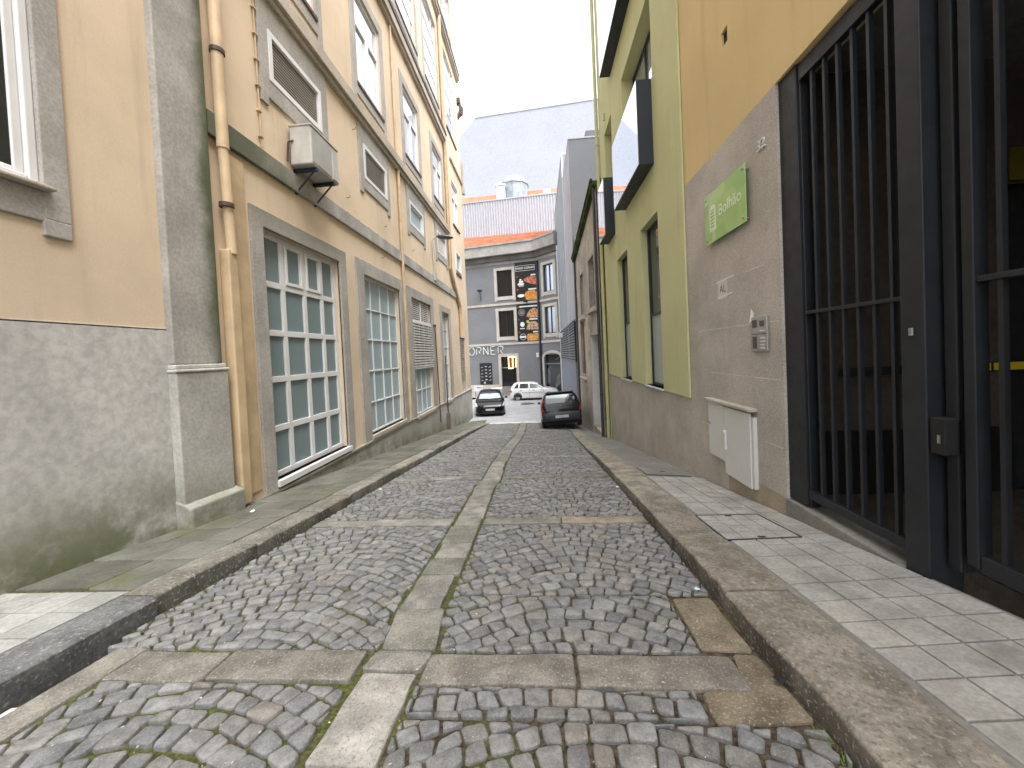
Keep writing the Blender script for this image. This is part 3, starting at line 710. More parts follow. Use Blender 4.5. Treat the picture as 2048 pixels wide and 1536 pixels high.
# street lamp on the wall
LP = thing('wall_street_lamp', 'dark bowl street lamp on an arm above the louvred window', 'street lamp', (XL, 14.5, 5.6))
m_ = MB(); m_.tube([FL.p(14.52, 4.5, .04), FL.p(14.5, 5.95, .06), FL.p(14.5, 6.05, .15), FL.p(14.48, 6.08, .30)], .025, 8); m_.obj('arm', ACW, LP, smooth=True)
m_ = MB(); pts = []; n = 12
for k, (o, ry, rz) in enumerate(((.22, .05, .03), (.32, .13, .07), (.50, .17, .09), (.72, .14, .07), (.86, .05, .03))):
    pts.append([FL.p(14.46+ry*math.cos(2*math.pi*j/n), 6.06+rz*math.sin(2*math.pi*j/n)-.02*k, o) for j in range(n)])
m_.add([p for r in pts for p in r], [(r*n+j, r*n+(j+1) % n, (r+1)*n+(j+1) % n, (r+1)*n+j) for r in range(4) for j in range(n)]+[tuple(range(n)), tuple(range(4*n, 5*n))])
m_.obj('lamp_head', paint('lamp_grey', (.07, .07, .065), .4, .1), LP, smooth=True)
m_ = MB(); FL.box(m_, 14.42, 14.64, 4.4, 4.72, 0, .10); m_.obj('junction_box', ACW, LP, bevel=.01)
# two dark conduits against the wall
CD = thing('wall_conduit', 'thin dark conduit leaning on the wall beside the louvred window', 'conduit', (XL+.1, 14.15, -1.2))
MB().tube([(XL+.10, 14.02, 2.62), (XL+.10, 14.2, -1.05)], .022, 8).obj('pipe', RUST, CD, smooth=True); m_ = MB(); m_.box(XL, XL+.14, 13.98, 14.06, 2.58, 2.66); m_.obj('bracket', RUST, CD)
CD = thing('wall_conduit', 'dark conduit rising from a rusty foot casing before the narrow window', 'conduit', (XL+.1, 15.45, -1.6))
MB().tube([(XL+.10, 15.36, 1.5), (XL+.10, 15.42, -.9)], .025, 8).obj('pipe', RUST, CD, smooth=True)
m_ = MB(); m_.box(XL+.03, XL+.17, 15.34, 15.50, -1.7, -.88); m_.obj('foot_casing', paint('rust_brown_casing', (.14, .115, .10), .6, .2), CD, bevel=.01)

# ------------------------------------------------------------------ left, nearest: peach house with pilaster
NB = thing('peach_house', 'peach plastered house corner with smooth grey plinth and tall granite pilaster', 'house', (XL, 3, 0))
nw = (-.1, 2.81, 2.95, 6.2)
m_ = MB(); FL.wall(m_, -3.5, 4.1, 1.85, 12.0, [(-1.2, 2.815, 2.93, 6.2, .2)]); m_.obj('wall', PEACH, NB)
m_ = MB(); m_.box(-14, XL-.3, -3.5, 4.38, -1, 21.9); m_.obj('building_core', DARK, NB)
m_ = MB(); FL.wall(m_, -3.5, 12., 12.0, 22, [], -.02) if 0 else FL.wall(m_, -3.5, 4.1, 12.0, 22.0, []); m_.obj('upper_wall', PEACH, NB)
PLN = rough_mat('trowelled_cement_plinth', (.48, .47, .45), .12, 1.0, 14, .35, .012, .85, .2, moss=.9, mossz=1.05, slope=(.11, .08), streak=.12)
m_ = MB(); FL.wall(m_, -3.5, 3.80, -1.2, 1.85, [], .012); FL.box(m_, -3.5, 3.80, 1.84, 1.855, -.01, .012); m_.obj('plinth', PLN, NB)
m_ = MB(); FL.box(m_, 3.76, 4.38, 1.47, 22, -.05, .075); m_.obj('pilaster', rough_mat('pilaster_granite', (.36, .345, .32), .16, 1.8, 26, .5, .01, .8, .25, streak=.3, stain=((.22, .21, .19), .75, .4), edge=(1, 4.12, 4.38, (.06, .075, .03), .9, .45)), NB, bevel=.015)
m_ = MB(); FL.box(m_, 3.745, 4.42, -1, 1.385, -.05, .105); m_.obj('pilaster_base', GRAN_MOSS, NB, bevel=.015)
m_ = MB(); FL.box(m_, 3.735, 4.43, 1.385, 1.42, -.05, .118); FL.box(m_, 3.75, 4.41, 1.42, 1.47, -.05, .095); m_.obj('pilaster_moulding', rough_mat('pale_moulding_stone', (.5, .49, .46), .12, 2, 30, .2, .004), NB, bevel=.012)
m_ = MB(); m_.hexa([(XL, 3.73, -1), (XL+.19, 3.73, -1), (XL+.19, 4.47, -1), (XL, 4.47, -1), (XL, 3.73, .03), (XL+.19, 3.73, -.06), (XL+.19, 4.47, -.10), (XL, 4.47, -.02)]); m_.obj('footing_stone', GRAN_MOSS, NB, bevel=.02)
y0, y1, z0, z1 = -1.2, 2.81, 2.95, 6.2
m_ = MB(); FL.box(m_, y1-.065, y1, z0, z1, -.12, -.0); FL.box(m_, y0, y1-.065, z0, z0+.05, -.12, -.002)
FL.box(m_, y1-.13, y1-.065, z0+.05, z1, -.12, -.03); FL.box(m_, y0, y1-.13, z0+.05, z0+.09, -.12, -.032)
nwin = m_.obj('window', WHITE, NB, bevel=.012, seg=3); pane(FL, y0, y1-.12, z0+.08, z1, -.045, DARKPANE, nwin)
m_ = MB(); FL.box(m_, y1, 2.985, 2.68, 6.5, -.12, .03); FL.box(m_, 2.80, 2.985, 2.545, 2.68, -.1, .03); FL.box(m_, y0, 2.985, 2.655, 2.90, -.1, .027); m_.obj('window_surround', GRAN, nwin, bevel=.008)
m_ = MB(); FL.box(m_, y0, 2.85, 2.90, 2.93, -.1, .10); m_.obj('window_sill', CORNICE, nwin, bevel=.008)

# ------------------------------------------------------------------ right: mustard and green building with garage
FR = Facade((XR, 0), (0, 1), (-1, 0))
RB = thing('green_and_mustard_building', 'building with mustard and olive green walls over brown granite cladding', 'building', (XR, 6, -1))
FG = Facade((XR-.035, 0), (0, 1), (-1, 0))
GWN = [(7.33, 8.50, .63, 3.97), (9.77, 10.97, .62, 3.92)]
UP = [(7.36, 9.73, 6.45, 8.05), (11.06, 12.12, 6.30, 8.05), (7.36, 11.0, 11.2, 12.6)]
m_ = MB(); FG.wall(m_, 6.11, 12.97, .61, 16, [(*h, .38) for h in GWN+UP])
m_.add([FG.p(6.11, .61, 0), FG.p(6.11, 16, 0), FG.p(6.11, 16, -.03), FG.p(6.11, .61, -.03)], [(0, 1, 2, 3)]); m_.add([FG.p(6.11, .61, 0), FG.p(12.97, .61, 0), FG.p(12.97, .61, -.05), FG.p(6.11, .61, -.05)], [(0, 1, 2, 3)])
m_.add([FG.p(12.97, -3, 0), FG.p(12.97, 16, 0), (14, 12.97, 16), (14, 12.97, -3)], [(0, 1, 2, 3)])
m_.obj('green_wall', GREEN, RB)
m_ = MB(); FR.wall(m_, -4, 6.11, 3.88, 16, [(4.70, 4.84, 4.97, 5.15, .2)]); m_.obj('mustard_wall', MUST, RB)
m_ = MB(); FR.wall(m_, 3.88, 6.12, -1.5, 3.88, []); FR.wall(m_, 6.12, 12.97, -3, .615, [])
FR.box(m_, 3.86, 3.88, -1, 3.88, -.3, 0.0); m_.obj('granite_cladding', BROWNG, RB)
JT = paint('pale_joint', (.62, .59, .54), .8, .2)
m_ = MB()
for a, b, z in ((3.9, 5.75, 1.63), (4.1, 5.3, 2.225), (3.9, 5.4, 1.045), (3.9, 4.2, .37), (5.3, 5.75, .30)): FR.box(m_, a, b, z-.004, z+.004, 0, .0015)
m_.obj('stone_joints', JT, RB)
m_ = MB()
for a, z in ((3.9, .05), (5.2, .05)): pass
FR.wall(m_, 3.88, 5.0, -1.0, -.12, [], .004); m_.obj('foot_cladding', rough_mat('wet_brown_granite', (.33, .275, .21), .2, 2, 50, .2, .003, .5, .4, speck=95), RB)
m_ = MB(); m_.box(XR+.4, 14, 3.95, 12.9, 3.0, 16); m_.box(XR+.45, 14, 4.05, 12.9, -3, 3.0); m_.box(XR+.3, 14, -4, 3.97, 4.15, 16); m_.obj('building_core', DARK, RB)
for k, (y0, y1, z0, z1) in enumerate(GWN):
    m_ = MB(); FG.ring(m_, y0, y1, z0, z1, .05, -.20, -.135); FG.box(m_, y0+.05, y1-.05, 2.10, 2.15, -.20, -.14)
    w = m_.obj('window', NAVY, RB); pane(FG, y0+.03, y1-.03, z0+.03, 2.11, -.165, paint('frosted_film_glass', (.33, .38, .39), .3, .03, .5, bump=0), w, 'frosted_pane'); pane(FG, y0+.03, y1-.03, 2.13, z1-.03, -.165, CARGL, w)
    m_ = MB(); FG.box(m_, y0, y1, z0-.03, z0, -.33, .03); m_.obj('window_sill', WHITE, w)
for y0, y1, z0, z1 in UP:
    m_ = MB(); FG.ring(m_, y0, y1, z0, z1, .05, -.34, -.28); FG.box(m_, y0+.55*(y1-y0), y0+.55*(y1-y0)+.05, z0+.05, z1-.05, -.34, -.28)
    w = m_.obj('window', NAVY, RB); pane(FG, y0+.03, y1-.03, z0+.03, z1-.03, -.315, SKYPANE, w)
MIRR = paint('mirror_glass', (.80, .84, .88), .02, .01, .5, 1., bump=0)
for y0, y1, z0, z1 in ((7.42, 9.76, 4.88, 6.46), (11.06, 12.12, 4.70, 6.30), (7.42, 11.02, 9.05, 11.2)):
    m_ = MB(); FG.box(m_, y0, y1, z0, z1, -.3, .275); w = m_.obj('box_window', NAVY, RB, bevel=.006)
    m_ = MB(); FG.box(m_, y0+.012, y1-.012, z0+.02, z1-.004, .275, .283); m_.obj('pane', MIRR, w)
pipe(RB, [(XR-.12, 12.95, 16), (XR-.12, 12.95, -1.72)], .055, GREENP, [(XR-.12, 12.95, z) for z in (-1.3, .55, 2.1, 8.2)], cmat=GREENP)
m_ = MB(); FG.box(m_, 11.9, 11.96, 8.4, 8.6, 0, .05); FG.box(m_, 12.2, 12.26, .9, 1.1, 0, .02); m_.obj('vent_cap', GREENP, RB)
m_ = MB(); FR.box(m_, 4.702, 4.838, 4.972, 5.148, -.06, -.03); m_.obj('vent_hole_shade', DARK, RB)  # shallow black plate, painting the shade of a deep hole
# threshold under the gate, garage interior
m_ = MB(); m_.box(XR-.004, XR+.35, 2.66, 3.88, -1.0, -.11); m_.obj('threshold', CONC, RB, bevel=.012)
SOF = MUST
m_ = MB(); m_.box(XR+.004, XR+.3, -4, 3.87, 3.882, 4.10); m_.obj('gate_lintel', SOF, RB)
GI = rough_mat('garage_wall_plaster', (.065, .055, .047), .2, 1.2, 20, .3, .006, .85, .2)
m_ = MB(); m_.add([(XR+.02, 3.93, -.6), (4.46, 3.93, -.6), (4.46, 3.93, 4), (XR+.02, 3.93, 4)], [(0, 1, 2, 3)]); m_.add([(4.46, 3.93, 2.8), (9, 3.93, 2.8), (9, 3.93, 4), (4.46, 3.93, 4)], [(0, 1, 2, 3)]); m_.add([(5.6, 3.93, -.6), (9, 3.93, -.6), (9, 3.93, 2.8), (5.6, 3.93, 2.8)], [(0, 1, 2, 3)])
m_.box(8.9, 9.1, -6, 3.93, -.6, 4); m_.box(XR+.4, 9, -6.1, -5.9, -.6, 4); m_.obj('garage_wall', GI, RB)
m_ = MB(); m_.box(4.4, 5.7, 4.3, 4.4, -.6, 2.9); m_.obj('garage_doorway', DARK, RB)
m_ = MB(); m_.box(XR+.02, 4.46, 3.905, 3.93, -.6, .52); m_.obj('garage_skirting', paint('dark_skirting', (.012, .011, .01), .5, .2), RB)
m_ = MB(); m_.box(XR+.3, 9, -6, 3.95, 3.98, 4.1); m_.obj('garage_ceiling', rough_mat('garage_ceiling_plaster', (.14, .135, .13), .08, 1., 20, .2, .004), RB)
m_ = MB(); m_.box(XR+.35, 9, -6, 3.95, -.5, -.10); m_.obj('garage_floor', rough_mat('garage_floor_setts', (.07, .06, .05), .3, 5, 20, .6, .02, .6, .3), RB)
m_ = MB(); 
HZ = paint('hazard_yellow', (.62, .46, .02), .5, .1)
m_.box(2.9, 5.7, 3.895, 3.903, 1.055, 1.135); hz = m_.obj('hazard_bar', DARK, RB)
for k in range(6):
    if k % 2 == 0 or k == 1: m_ = MB(); m_.box(3.99+k*.29, 4.25+k*.29, 3.888, 3.895, 1.06, 1.13); m_.obj('hazard_stripe', HZ, hz)
m_ = MB(); m_.box(4.44, 4.9, 3.88, 3.9, 2.82, 3.12); m_.obj('yellow_notice', paint('dim_yellow', (.11, .09, .012), .5, .1), RB)

# ---- gates
PG = thing('pedestrian_gate', 'narrow anthracite steel bar gate beside the brown granite wall', 'gate', (XR+.06, 3.3, -.1))
m_ = MB(); FR.box(m_, 3.62, 3.878, -.10, 3.95, -.16, -.03); FR.box(m_, 3.60, 3.70, -.10, 3.9, -.12, -.05); m_.obj('frame', GATE, PG, bevel=.006)
m_ = MB(); FR.box(m_, 2.50, 2.655, -.22, 3.95, -.20, .0); m_.obj('post', GATE, PG, bevel=.008)
m_ = MB(); FR.box(m_, 2.655, 3.62, -.02, .055, -.10, -.04); m_.obj('bottom_rail', GATE, PG, bevel=.005)
m_ = MB(); FR.box(m_, 2.655, 3.60, 3.72, 3.86, -.10, -.04); m_.obj('top_rail', GATE, PG, bevel=.005)
m_ = MB(); FR.box(m_, 2.655, 3.60, 1.655, 1.685, -.098, -.042); m_.obj('middle_rail', GATE, PG, bevel=.004)
b0 = None
for k in range(6):
    y = 3.47-k*.139
    if b0 is None:
        m_ = MB(); FR.box(m_, y-.0125, y+.0125, .05, 3.74, -.085, -.055); b0 = m_.obj('bar', GATE, PG)
    else:
        c = b0.copy(); COL.objects.link(c); c.location = (0, y-3.47, 0)
m_ = MB(); FR.box(m_, 2.565, 2.59, 1.42, 1.47, 0, .012); m_.obj('lock_barrel', STEEL, PG, bevel=.003)
VG = thing('vehicle_gate', 'wide anthracite steel bar gate closing the dark garage', 'gate', (XR+.06, 1, -.1))
m_ = MB(); FR.box(m_, 2.40, 2.47, .0, 3.95, -.16, -.08); FR.box(m_, 2.30, 2.36, .08, 3.95, -.15, -.07); m_.obj('stile', GATE, VG, bevel=.006)
m_ = MB(); FR.box(m_, -.6, 2.30, .06, .16, -.14, -.08); m_.obj('bottom_rail', GATE, VG, bevel=.006)
m_ = MB(); FR.box(m_, -.6, 2.30, 1.70, 1.735, -.135, -.082); m_.obj('middle_rail', GATE, VG, bevel=.004)
m_ = MB(); FR.box(m_, -.6, 2.30, 3.78, 3.9, -.14, -.08); m_.obj('top_rail', GATE, VG, bevel=.005)
m_ = MB(); FR.box(m_, 2.40, 2.485, .70, .92, -.10, -.005); m_.obj('lock_box', DARK, VG, bevel=.006)
m_ = MB(); FR.box(m_, 2.425, 2.437, .77, .82, -.005, .002); m_.obj('key_plate', STEEL, VG)
b0 = None
for k in range(18):
    y = 2.20-k*.152
    if b0 is None:
        m_ = MB(); FR.box(m_, y-.0125, y+.0125, .15, 3.8, -.125, -.095); b0 = m_.obj('bar', GATE, VG)
    else:
        c = b0.copy(); COL.objects.link(c); c.location = (0, y-2.20, 0)
m_ = MB(); FR.box(m_, -.6, .1, .06, 3.9, -.13, -.085) if 0 else None

# ---- things on that wall
def text_obj(name, s, size, mat, parent=None, depth=.004, bold=0.0):
    c = bpy.data.curves.new(name, 'FONT'); c.body = s; c.size = size; c.extrude = depth; c.offset = bold; c.align_x = 'CENTER'; c.align_y = 'CENTER'
    o = bpy.data.objects.new(name, c); COL.objects.link(o)
    bpy.context.view_layer.update()
    me = bpy.data.meshes.new_from_object(o.evaluated_get(bpy.context.evaluated_depsgraph_get())); COL.objects.unlink(o); bpy.data.objects.remove(o)
    me.materials.clear(); me.materials.append(mat); q = bpy.data.objects.new(name, me); link(q, parent); return q
def on_facade(o, F, a, z, off, flip=1):
    """stand a flat mesh up on a facade; reading direction is flip * F.d"""
    d = Vector((F.d[0]*flip, F.d[1]*flip, 0)); n = Vector((F.n[0], F.n[1], 0)); p = F.p(a, z, off)
    o.matrix_basis = Matrix(((d.x, 0, n.x, p[0]), (d.y, 0, n.y, p[1]), (d.z, 1, n.z, p[2]), (0, 0, 0, 1)))
SG = thing('glass_sign', 'light green glass sign with white lettering standing off the granite wall', 'sign', (XR, 4.8, 2.74))
t = NT('green_sign_glass'); x_, y_, z_ = t.sep(); v = t.n('ShaderNodeTexVoronoi'); v.inputs['Scale'].default_value = 3.2; v.distance = 'CHEBYCHEV'; t.l(t.co, v.inputs['Vector'])
sx_ = t.n('ShaderNodeSeparateColor'); t.l(v.outputs['Color'], sx_.inputs[0])
SIGN = t.done(t.mix(sx_.outputs[0], (.22, .43, .10), (.40, .58, .20)), .12, .5)
m_ = MB(); FR.box(m_, 4.31, 5.30, 2.74, 3.37, .05, .06); m_.obj('glass_panel', SIGN, SG, bevel=.002)
SW = paint('sign_white', (.72, .80, .60), .5, .05)
o = text_obj('lettering', 'Bolhão', .19, SW, SG, .001); on_facade(o, FR, 4.66, 3.07, .0615, -1)
m_ = MB(); FR.ring(m_, 5.0, 5.17, 2.88, 3.18, .03, .0605, .063)
for k in range(6): FR.box(m_, 5.03, 5.14, 2.91+k*.042, 2.925+k*.042, .0605, .063)
FR.disc(m_, 5.085, 3.18, .07, .03, .0605, .062); m_.obj('emblem', SW, SG)
for y, z in ((4.36, 2.79), (5.25, 2.79), (4.36, 3.32), (5.25, 3.32)):
    MB().tube([FR.p(y, z, -.01), FR.p(y, z, .075)], .013, 10).obj('standoff', STEEL, SG, smooth=True)
AL = thing('paper_notice', 'small white paper notice reading AL taped to granite wall', 'notice', (XR, 5.0, 1.98))
m_ = MB(); FR.box(m_, 4.885, 5.12, 1.995, 2.225, .001, .004); m_.obj('sheet', paint('faded_paper', (.60, .56, .53), .6, .06), AL)
o = text_obj('lettering', 'AL', .14, paint('faded_brown_ink', (.12, .07, .05), .6), AL, .0006); on_facade(o, FR, 5.0, 2.12, .0046, -1)
m_ = MB()
for a, b, z0_, z1_ in ((4.72, 5.16, 2.235, 2.215), (4.76, 5.14, 2.035, 2.015)): FR.prism(m_, [(a, z0_), (b, z1_), (b, z1_+.014), (a, z0_+.014)], .004, .0055)
m_.obj('tape', PAPER, AL)
NM = tag(text_obj('house_number', '32', .15, CABW, None, .008), 'small metal house number 32 on granite beside gate', 'house number'); on_facade(NM, FR, 4.09, 3.43, .012, -1)
IC = thing('intercom', 'steel door intercom panel with buttons on granite wall by the gate', 'intercom', (XR, 4.2, 1.33))
m_ = MB(); FR.box(m_, 4.055, 4.335, 1.33, 1.70, .0, .03); m_.obj('panel', STEEL, IC, bevel=.005)
m_ = MB(); FR.box(m_, 4.225, 4.315, 1.585, 1.665, .03, .032); FR.box(m_, 4.10, 4.18, 1.59, 1.65, .03, .032); FR.box(m_, 4.235, 4.315, 1.36, 1.49, .03, .032); m_.obj('speaker_grille', paint('grille_dark', (.08, .075, .07), .5, .2), IC)
m_ = MB(); FR.box(m_, 4.06, 4.33, 1.510, 1.516, .03, .0315); m_.obj('panel_seam', DARK, IC)
for z in (1.545, 1.47, 1.435, 1.40, 1.365):
    m_ = MB(); FR.box(m_, 4.09, 4.17, z-.007, z+.007, .03, .036); m_.obj('button', WHITE, IC, bevel=.002)
m_ = MB(); m_.add([FR.p(4.33, 1.70, .004), FR.p(4.40, 1.63, .02), FR.p(4.36, 1.80, .012), FR.p(4.31, 1.74, .006)], [(0, 1, 2), (0, 2, 3)])
pp = m_.obj('paper_scrap', PAPER); tag(pp, 'torn white paper scrap stuck above the intercom', 'paper')
CB = thing('meter_cabinet', 'pale grey metal meter cabinet with two doors hung low on granite', 'meter cabinet', (XR, 4.75, -.15))
m_ = MB(); FR.box(m_, 4.96, 5.41, -.07, .66, .0, .045); FR.box(m_, 4.33, 4.96, -.20, .60, .0, .044); m_.obj('body', CABW, CB, bevel=.004)
m_ = MB(); FR.box(m_, 4.972, 5.40, -.06, .65, .047, .062); m_.obj('small_door', CABW, CB, bevel=.004)
m_ = MB(); FR.box(m_, 4.365, 4.955, -.205, .64, .046, .064); ld = m_.obj('large_door', CABW, CB, bevel=.004)
m_ = MB(); FR.box(m_, 4.885, 4.92, .10, .33, .064, .09); FR.box(m_, 4.885, 4.92, .31, .35, .064, .105); m_.obj('handle', WHITE, ld, bevel=.008)
m_ = MB(); FR.disc(m_, 5.36, .36, .022, .022, .06, .07); m_.obj('lock', STEEL, CB)
m_ = MB(); FR.box(m_, 4.31, 5.45, .662, .70, -.0, .10); m_.obj('stone_cap', rough_mat('pale_cap_stone', (.43, .40, .35), .1, 3, 30, .2, .004), CB, bevel=.008)
# access cover let into the right pavement
AC2 = thing('access_cover', 'square tiled access cover with a dark metal rim in the pavement', 'access cover', (1.7, 3.6, zsr(1.7, 3.6)))
m_ = MB()
cn = [(1.50, 3.26), (2.10, 3.26), (2.10, 3.90), (1.50, 3.90)]
for (xa, ya), (xb, yb) in zip(cn, cn[1:]+cn[:1]):
    dx, dy = (.006, 0) if xa == xb else (0, .006)
    m_.hexa([(x, y, zsr(x, y)+dz) for dz in (-.01, .006) for x, y in ((xa-dx, ya-dy), (xb-dx, yb-dy), (xb+dx, yb+dy), (xa+dx, ya+dy))])
m_.obj('rim', NAVY, AC2)
m_ = MB()
for i in range(4):
    for j in range(4):
        a, d = 1.510+i*.146, 3.270+j*.156
        vs = [(x, y, zsr(x, y)+dz) for dz in (-.008, .005) for x, y in ((a, d), (a+.138, d), (a+.138, d+.148), (a, d+.148))]; m_.cur = (1.02, 1.03, 1.02); m_.hexa(vs)
m_.obj('tile_inlay', TILE, AC2, bevel=.002)
for x, y in ((1.8, 3.29), (1.8, 3.86)):
    m_ = MB(); m_.hexa([(a, b, zsr(a, b)+dz) for dz in (.002, .008) for a, b in ((x-.03, y-.012), (x+.03, y-.012), (x+.03, y+.012), (x-.03, y+.012))]); m_.obj('lifting_slot', DARK, AC2)
AC3 = thing('access_cover', 'plain cement access cover in the pavement beyond the tiles', 'access cover', (1.9, 6.1, zsr(1.9, 6.1)))
m_ = MB(); m_.hexa([(x, y, zsr(x, y)+dz) for dz in (-.01, .003) for x, y in ((1.56, 5.88), (2.22, 5.88), (2.22, 6.5), (1.56, 6.5))]); m_.obj('rim', NAVY, AC3)
m_ = MB(); m_.hexa([(x, y, zsr(x, y)+dz) for dz in (-.01, .007) for x, y in ((1.57, 5.895), (2.21, 5.895), (2.21, 6.485), (1.57, 6.485))]); m_.obj('lid', CONC, AC3)
m_ = MB(); m_.hexa([(x, y, zsr(x, y)+dz) for dz in (.0, .009) for x, y in ((1.85, 6.17), (1.93, 6.17), (1.93, 6.2), (1.85, 6.2))]); m_.obj('lifting_slot', DARK, AC3)

# ------------------------------------------------------------------ right, beyond: weathered low house
FO = Facade((2.16, 13.05), (-.0275, .9996), (-.9996, -.0275))
OB = thing('weathered_house', 'weathered low old house with mossy eave between green building and grey block', 'house', (2.1, 15, -1.7))
OW = [(.85, 2.05, 3.05, 4.88), (3.5, 4.5, 3.0, 4.80), (3.75, 4.85, .35, 3.0-.25)]
m_ = MB(); FO.wall(m_, 0.0, 5.9, -3, 7.0, [(.35, 2.25, -1.55, 2.0, .6)]+[(*w, .25) for w in OW]); m_.obj('wall', OLD, OB)
m_ = MB(); m_.box(2.85, 12, 13.05, 18.9, -3, 6.4); m_.obj('building_core', OLD, OB)
m_ = MB(); FO.wall(m_, 2.28, 5.88, -3, 2.4, [(3.70, 4.90, .3, 2.78, .02)][:1] and [], .02) if 0 else FO.box(m_, 2.27, 3.68, -3, 2.45, -.05, .02); FO.box(m_, 4.92, 5.88, -3, 2.9, -.05, .02); FO.box(m_, 3.68, 4.92, -3, .3, -.05, .019); m_.obj('lower_render', OLDB, OB)
m_ = MB(); FO.box(m_, .35, 2.25, -3, 2.0, -.62, -.585); FO.box(m_, 2.235, 2.249, -1.55, 2.0, -.6, .005); FO.box(m_, .351, .365, -1.55, 2.0, -.6, .0); m_.obj('doorway_lining', WHITEW, OB)
for k, (a, b, z0, z1) in enumerate(OW):
    m_ = MB(); FO.ring(m_, a-.15, b+.15, z0-.12, z1+.15, .15, -.04, .03); w = m_.obj('window', GRAN, OB, bevel=.01)
    if k < 2: pane(FO, a, b, z0, z1, -.16, DARKPANE, w)
    else: slats(FO, a, b, z0, z1, 22, -.08, .06, .6).obj('shutter', BRICK, w); pane(FO, a, b, z0, z1, -.17, BRICK, w, 'shutter_backing')
    m_ = MB(); FO.box(m_, a-.2, b+.2, z0-.22, z0-.1, -.02, .14); m_.obj('window_sill', OLDB, w, bevel=.02)
m_ = MB(); e = FO.p
def eave(o0, o1, dz0, dz1): return m_.hexa([e(-.05, 7.0+dz0, o0), e(-.05, 7.0+dz0, o1), e(5.95, 5.85+dz0, o1), e(5.95, 5.85+dz0, o0), e(-.05, 7.0+dz1, o0), e(-.05, 7.0+dz1, o1), e(5.95, 5.85+dz1, o1), e(5.95, 5.85+dz1, o0)])
eave(-.5, .16, -.06, .10); m_.obj('eave', MOSSY, OB, bevel=.02)
m_ = MB().tube([e(-.05, 7.12, .16), e(5.95, 5.97, .16)], .05, 8); m_.obj('gutter', MOSSY, OB, smooth=True)
m_ = MB(); m_.add([e(-.05, 7.05, .1), e(5.95, 5.92, .1), (6, 18.9, 7.9), (6, 13.05, 8.6)], [(0, 1, 2, 3)]); m_.obj('roof', ROOF, OB)
pipe(OB, [e(.12, 7.0, .07), e(.12, -1.6, .07)], .05, paint('dark_drain_pipe', (.045, .045, .05), .5, .1), [e(.12, 2.1, .07), e(.12, -.1, .07)], cmat=BUMP)
pipe(OB, [e(5.75, 5.8, .06), e(5.75, -1.9, .06)], .035, BUMP)
m_ = MB(); m_.tube([e(2.6, 2.3, .05), e(2.6, 2.75, .05)], .07, 8); m_.obj('stone_boss', OLDB, OB, smooth=True)

# ------------------------------------------------------------------ grey block beyond it
GB = thing('grey_block', 'tall blue grey block with stepped parapet and a louvred ground floor', 'building', (2.1, 25, -2.1))
FA = Facade((1.892, 0), (0, 1), (-1, 0))
m_ = MB(); m_.box(1.90, 12, 18.95, 23.2, -3, 11.75); m_.box(2.75, 12, 18.95, 23.2, 11.75, 12.1); m_.obj('front_volume', GREYB, GB)
m_ = MB(); m_.box(1.892, 1.90, 18.96, 23.2, 2.9, 11.74); m_.obj('lit_side_face', GREYL, GB)  # same paint as the front; the light on this side is in the colour
m_ = MB(); m_.box(1.88, 12, 18.93, 23.2, 11.75, 11.82); m_.obj('parapet_cap', CORR, GB)
m_ = MB(); m_.box(1.90, 11.9, 23.2, 33.5, -3, 13.2); m_.obj('rear_volume', rough_mat('pale_blue_cladding', (.29, .325, .345), .05, .5, 12, .1, .004), GB)
m_ = MB(); m_.box(1.86, 12, 23.18, 33.5, 13.2, 13.3); m_.box(1.86, 1.92, 23.14, 23.2, -2.5, 13.2); m_.obj('parapet_cap', WHITE, GB)
m_ = MB(); FA.box(m_, 19.05, 31.3, .85, 2.95, -.1, .012); m_.obj('louvre_backing', DARK, GB)
slats(FA, 19.1, 31.2, .86, 2.92, 14, .085, .07, .5).obj('louvre', paint('blue_grey_louvre', (.17, .185, .21), .5, .08), GB)
m_ = MB(); FA.box(m_, 19.0, 31.3, -2.6, .86, -.1, .06); FA.box(m_, 19.0, 31.3, 2.93, 3.0, 0, .1); m_.obj('lower_cladding', rough_mat('scuffed_blue_grey_panel', (.21, .23, .275), .08, 1.0, 14, .2, .006, .7, .3, stain=((.5, .53, .6), .8, .25)), GB)
pipe(GB, [(1.84, 31.0, 10.), (1.84, 31.0, -2.3)], .05, WHITE); pipe(GB, [(1.9, 24.8, 7.8), (1.86, 29., 5.9)], .03, WHITE, (), 'handrail')
SL_ = thing('security_floodlight', 'small white floodlight on a bracket above the louvred grey wall', 'lamp', (1.9, 27, 2.6))
m_ = MB(); m_.tube([(1.95, 26.6, 2.75), (1.65, 26.5, 2.72)], .03, 8); m_.obj('bracket', WHITE, SL_); m_ = MB(); m_.box(1.45, 1.72, 26.3, 26.6, 2.4, 2.72); m_.obj('lamp_housing', WHITE, SL_, bevel=.03)
SL_ = thing('wall_awning', 'small white slanted awning panel over the louvred grey wall', 'awning', (1.9, 28.5, 3))
m_ = MB(); m_.hexa([(1.5, 27.8, 2.75), (1.9, 27.8, 3.15), (1.9, 30, 3.15), (1.5, 30, 2.75), (1.5, 27.8, 2.80), (1.9, 27.8, 3.20), (1.9, 30, 3.20), (1.5, 30, 2.80)]); m_.obj('panel', WHITE, SL_); m_ = MB().tube([(1.52, 27.9, 2.77), (1.9, 27.9, 2.7)], .015, 6); m_.obj('strut', STEEL, SL_)

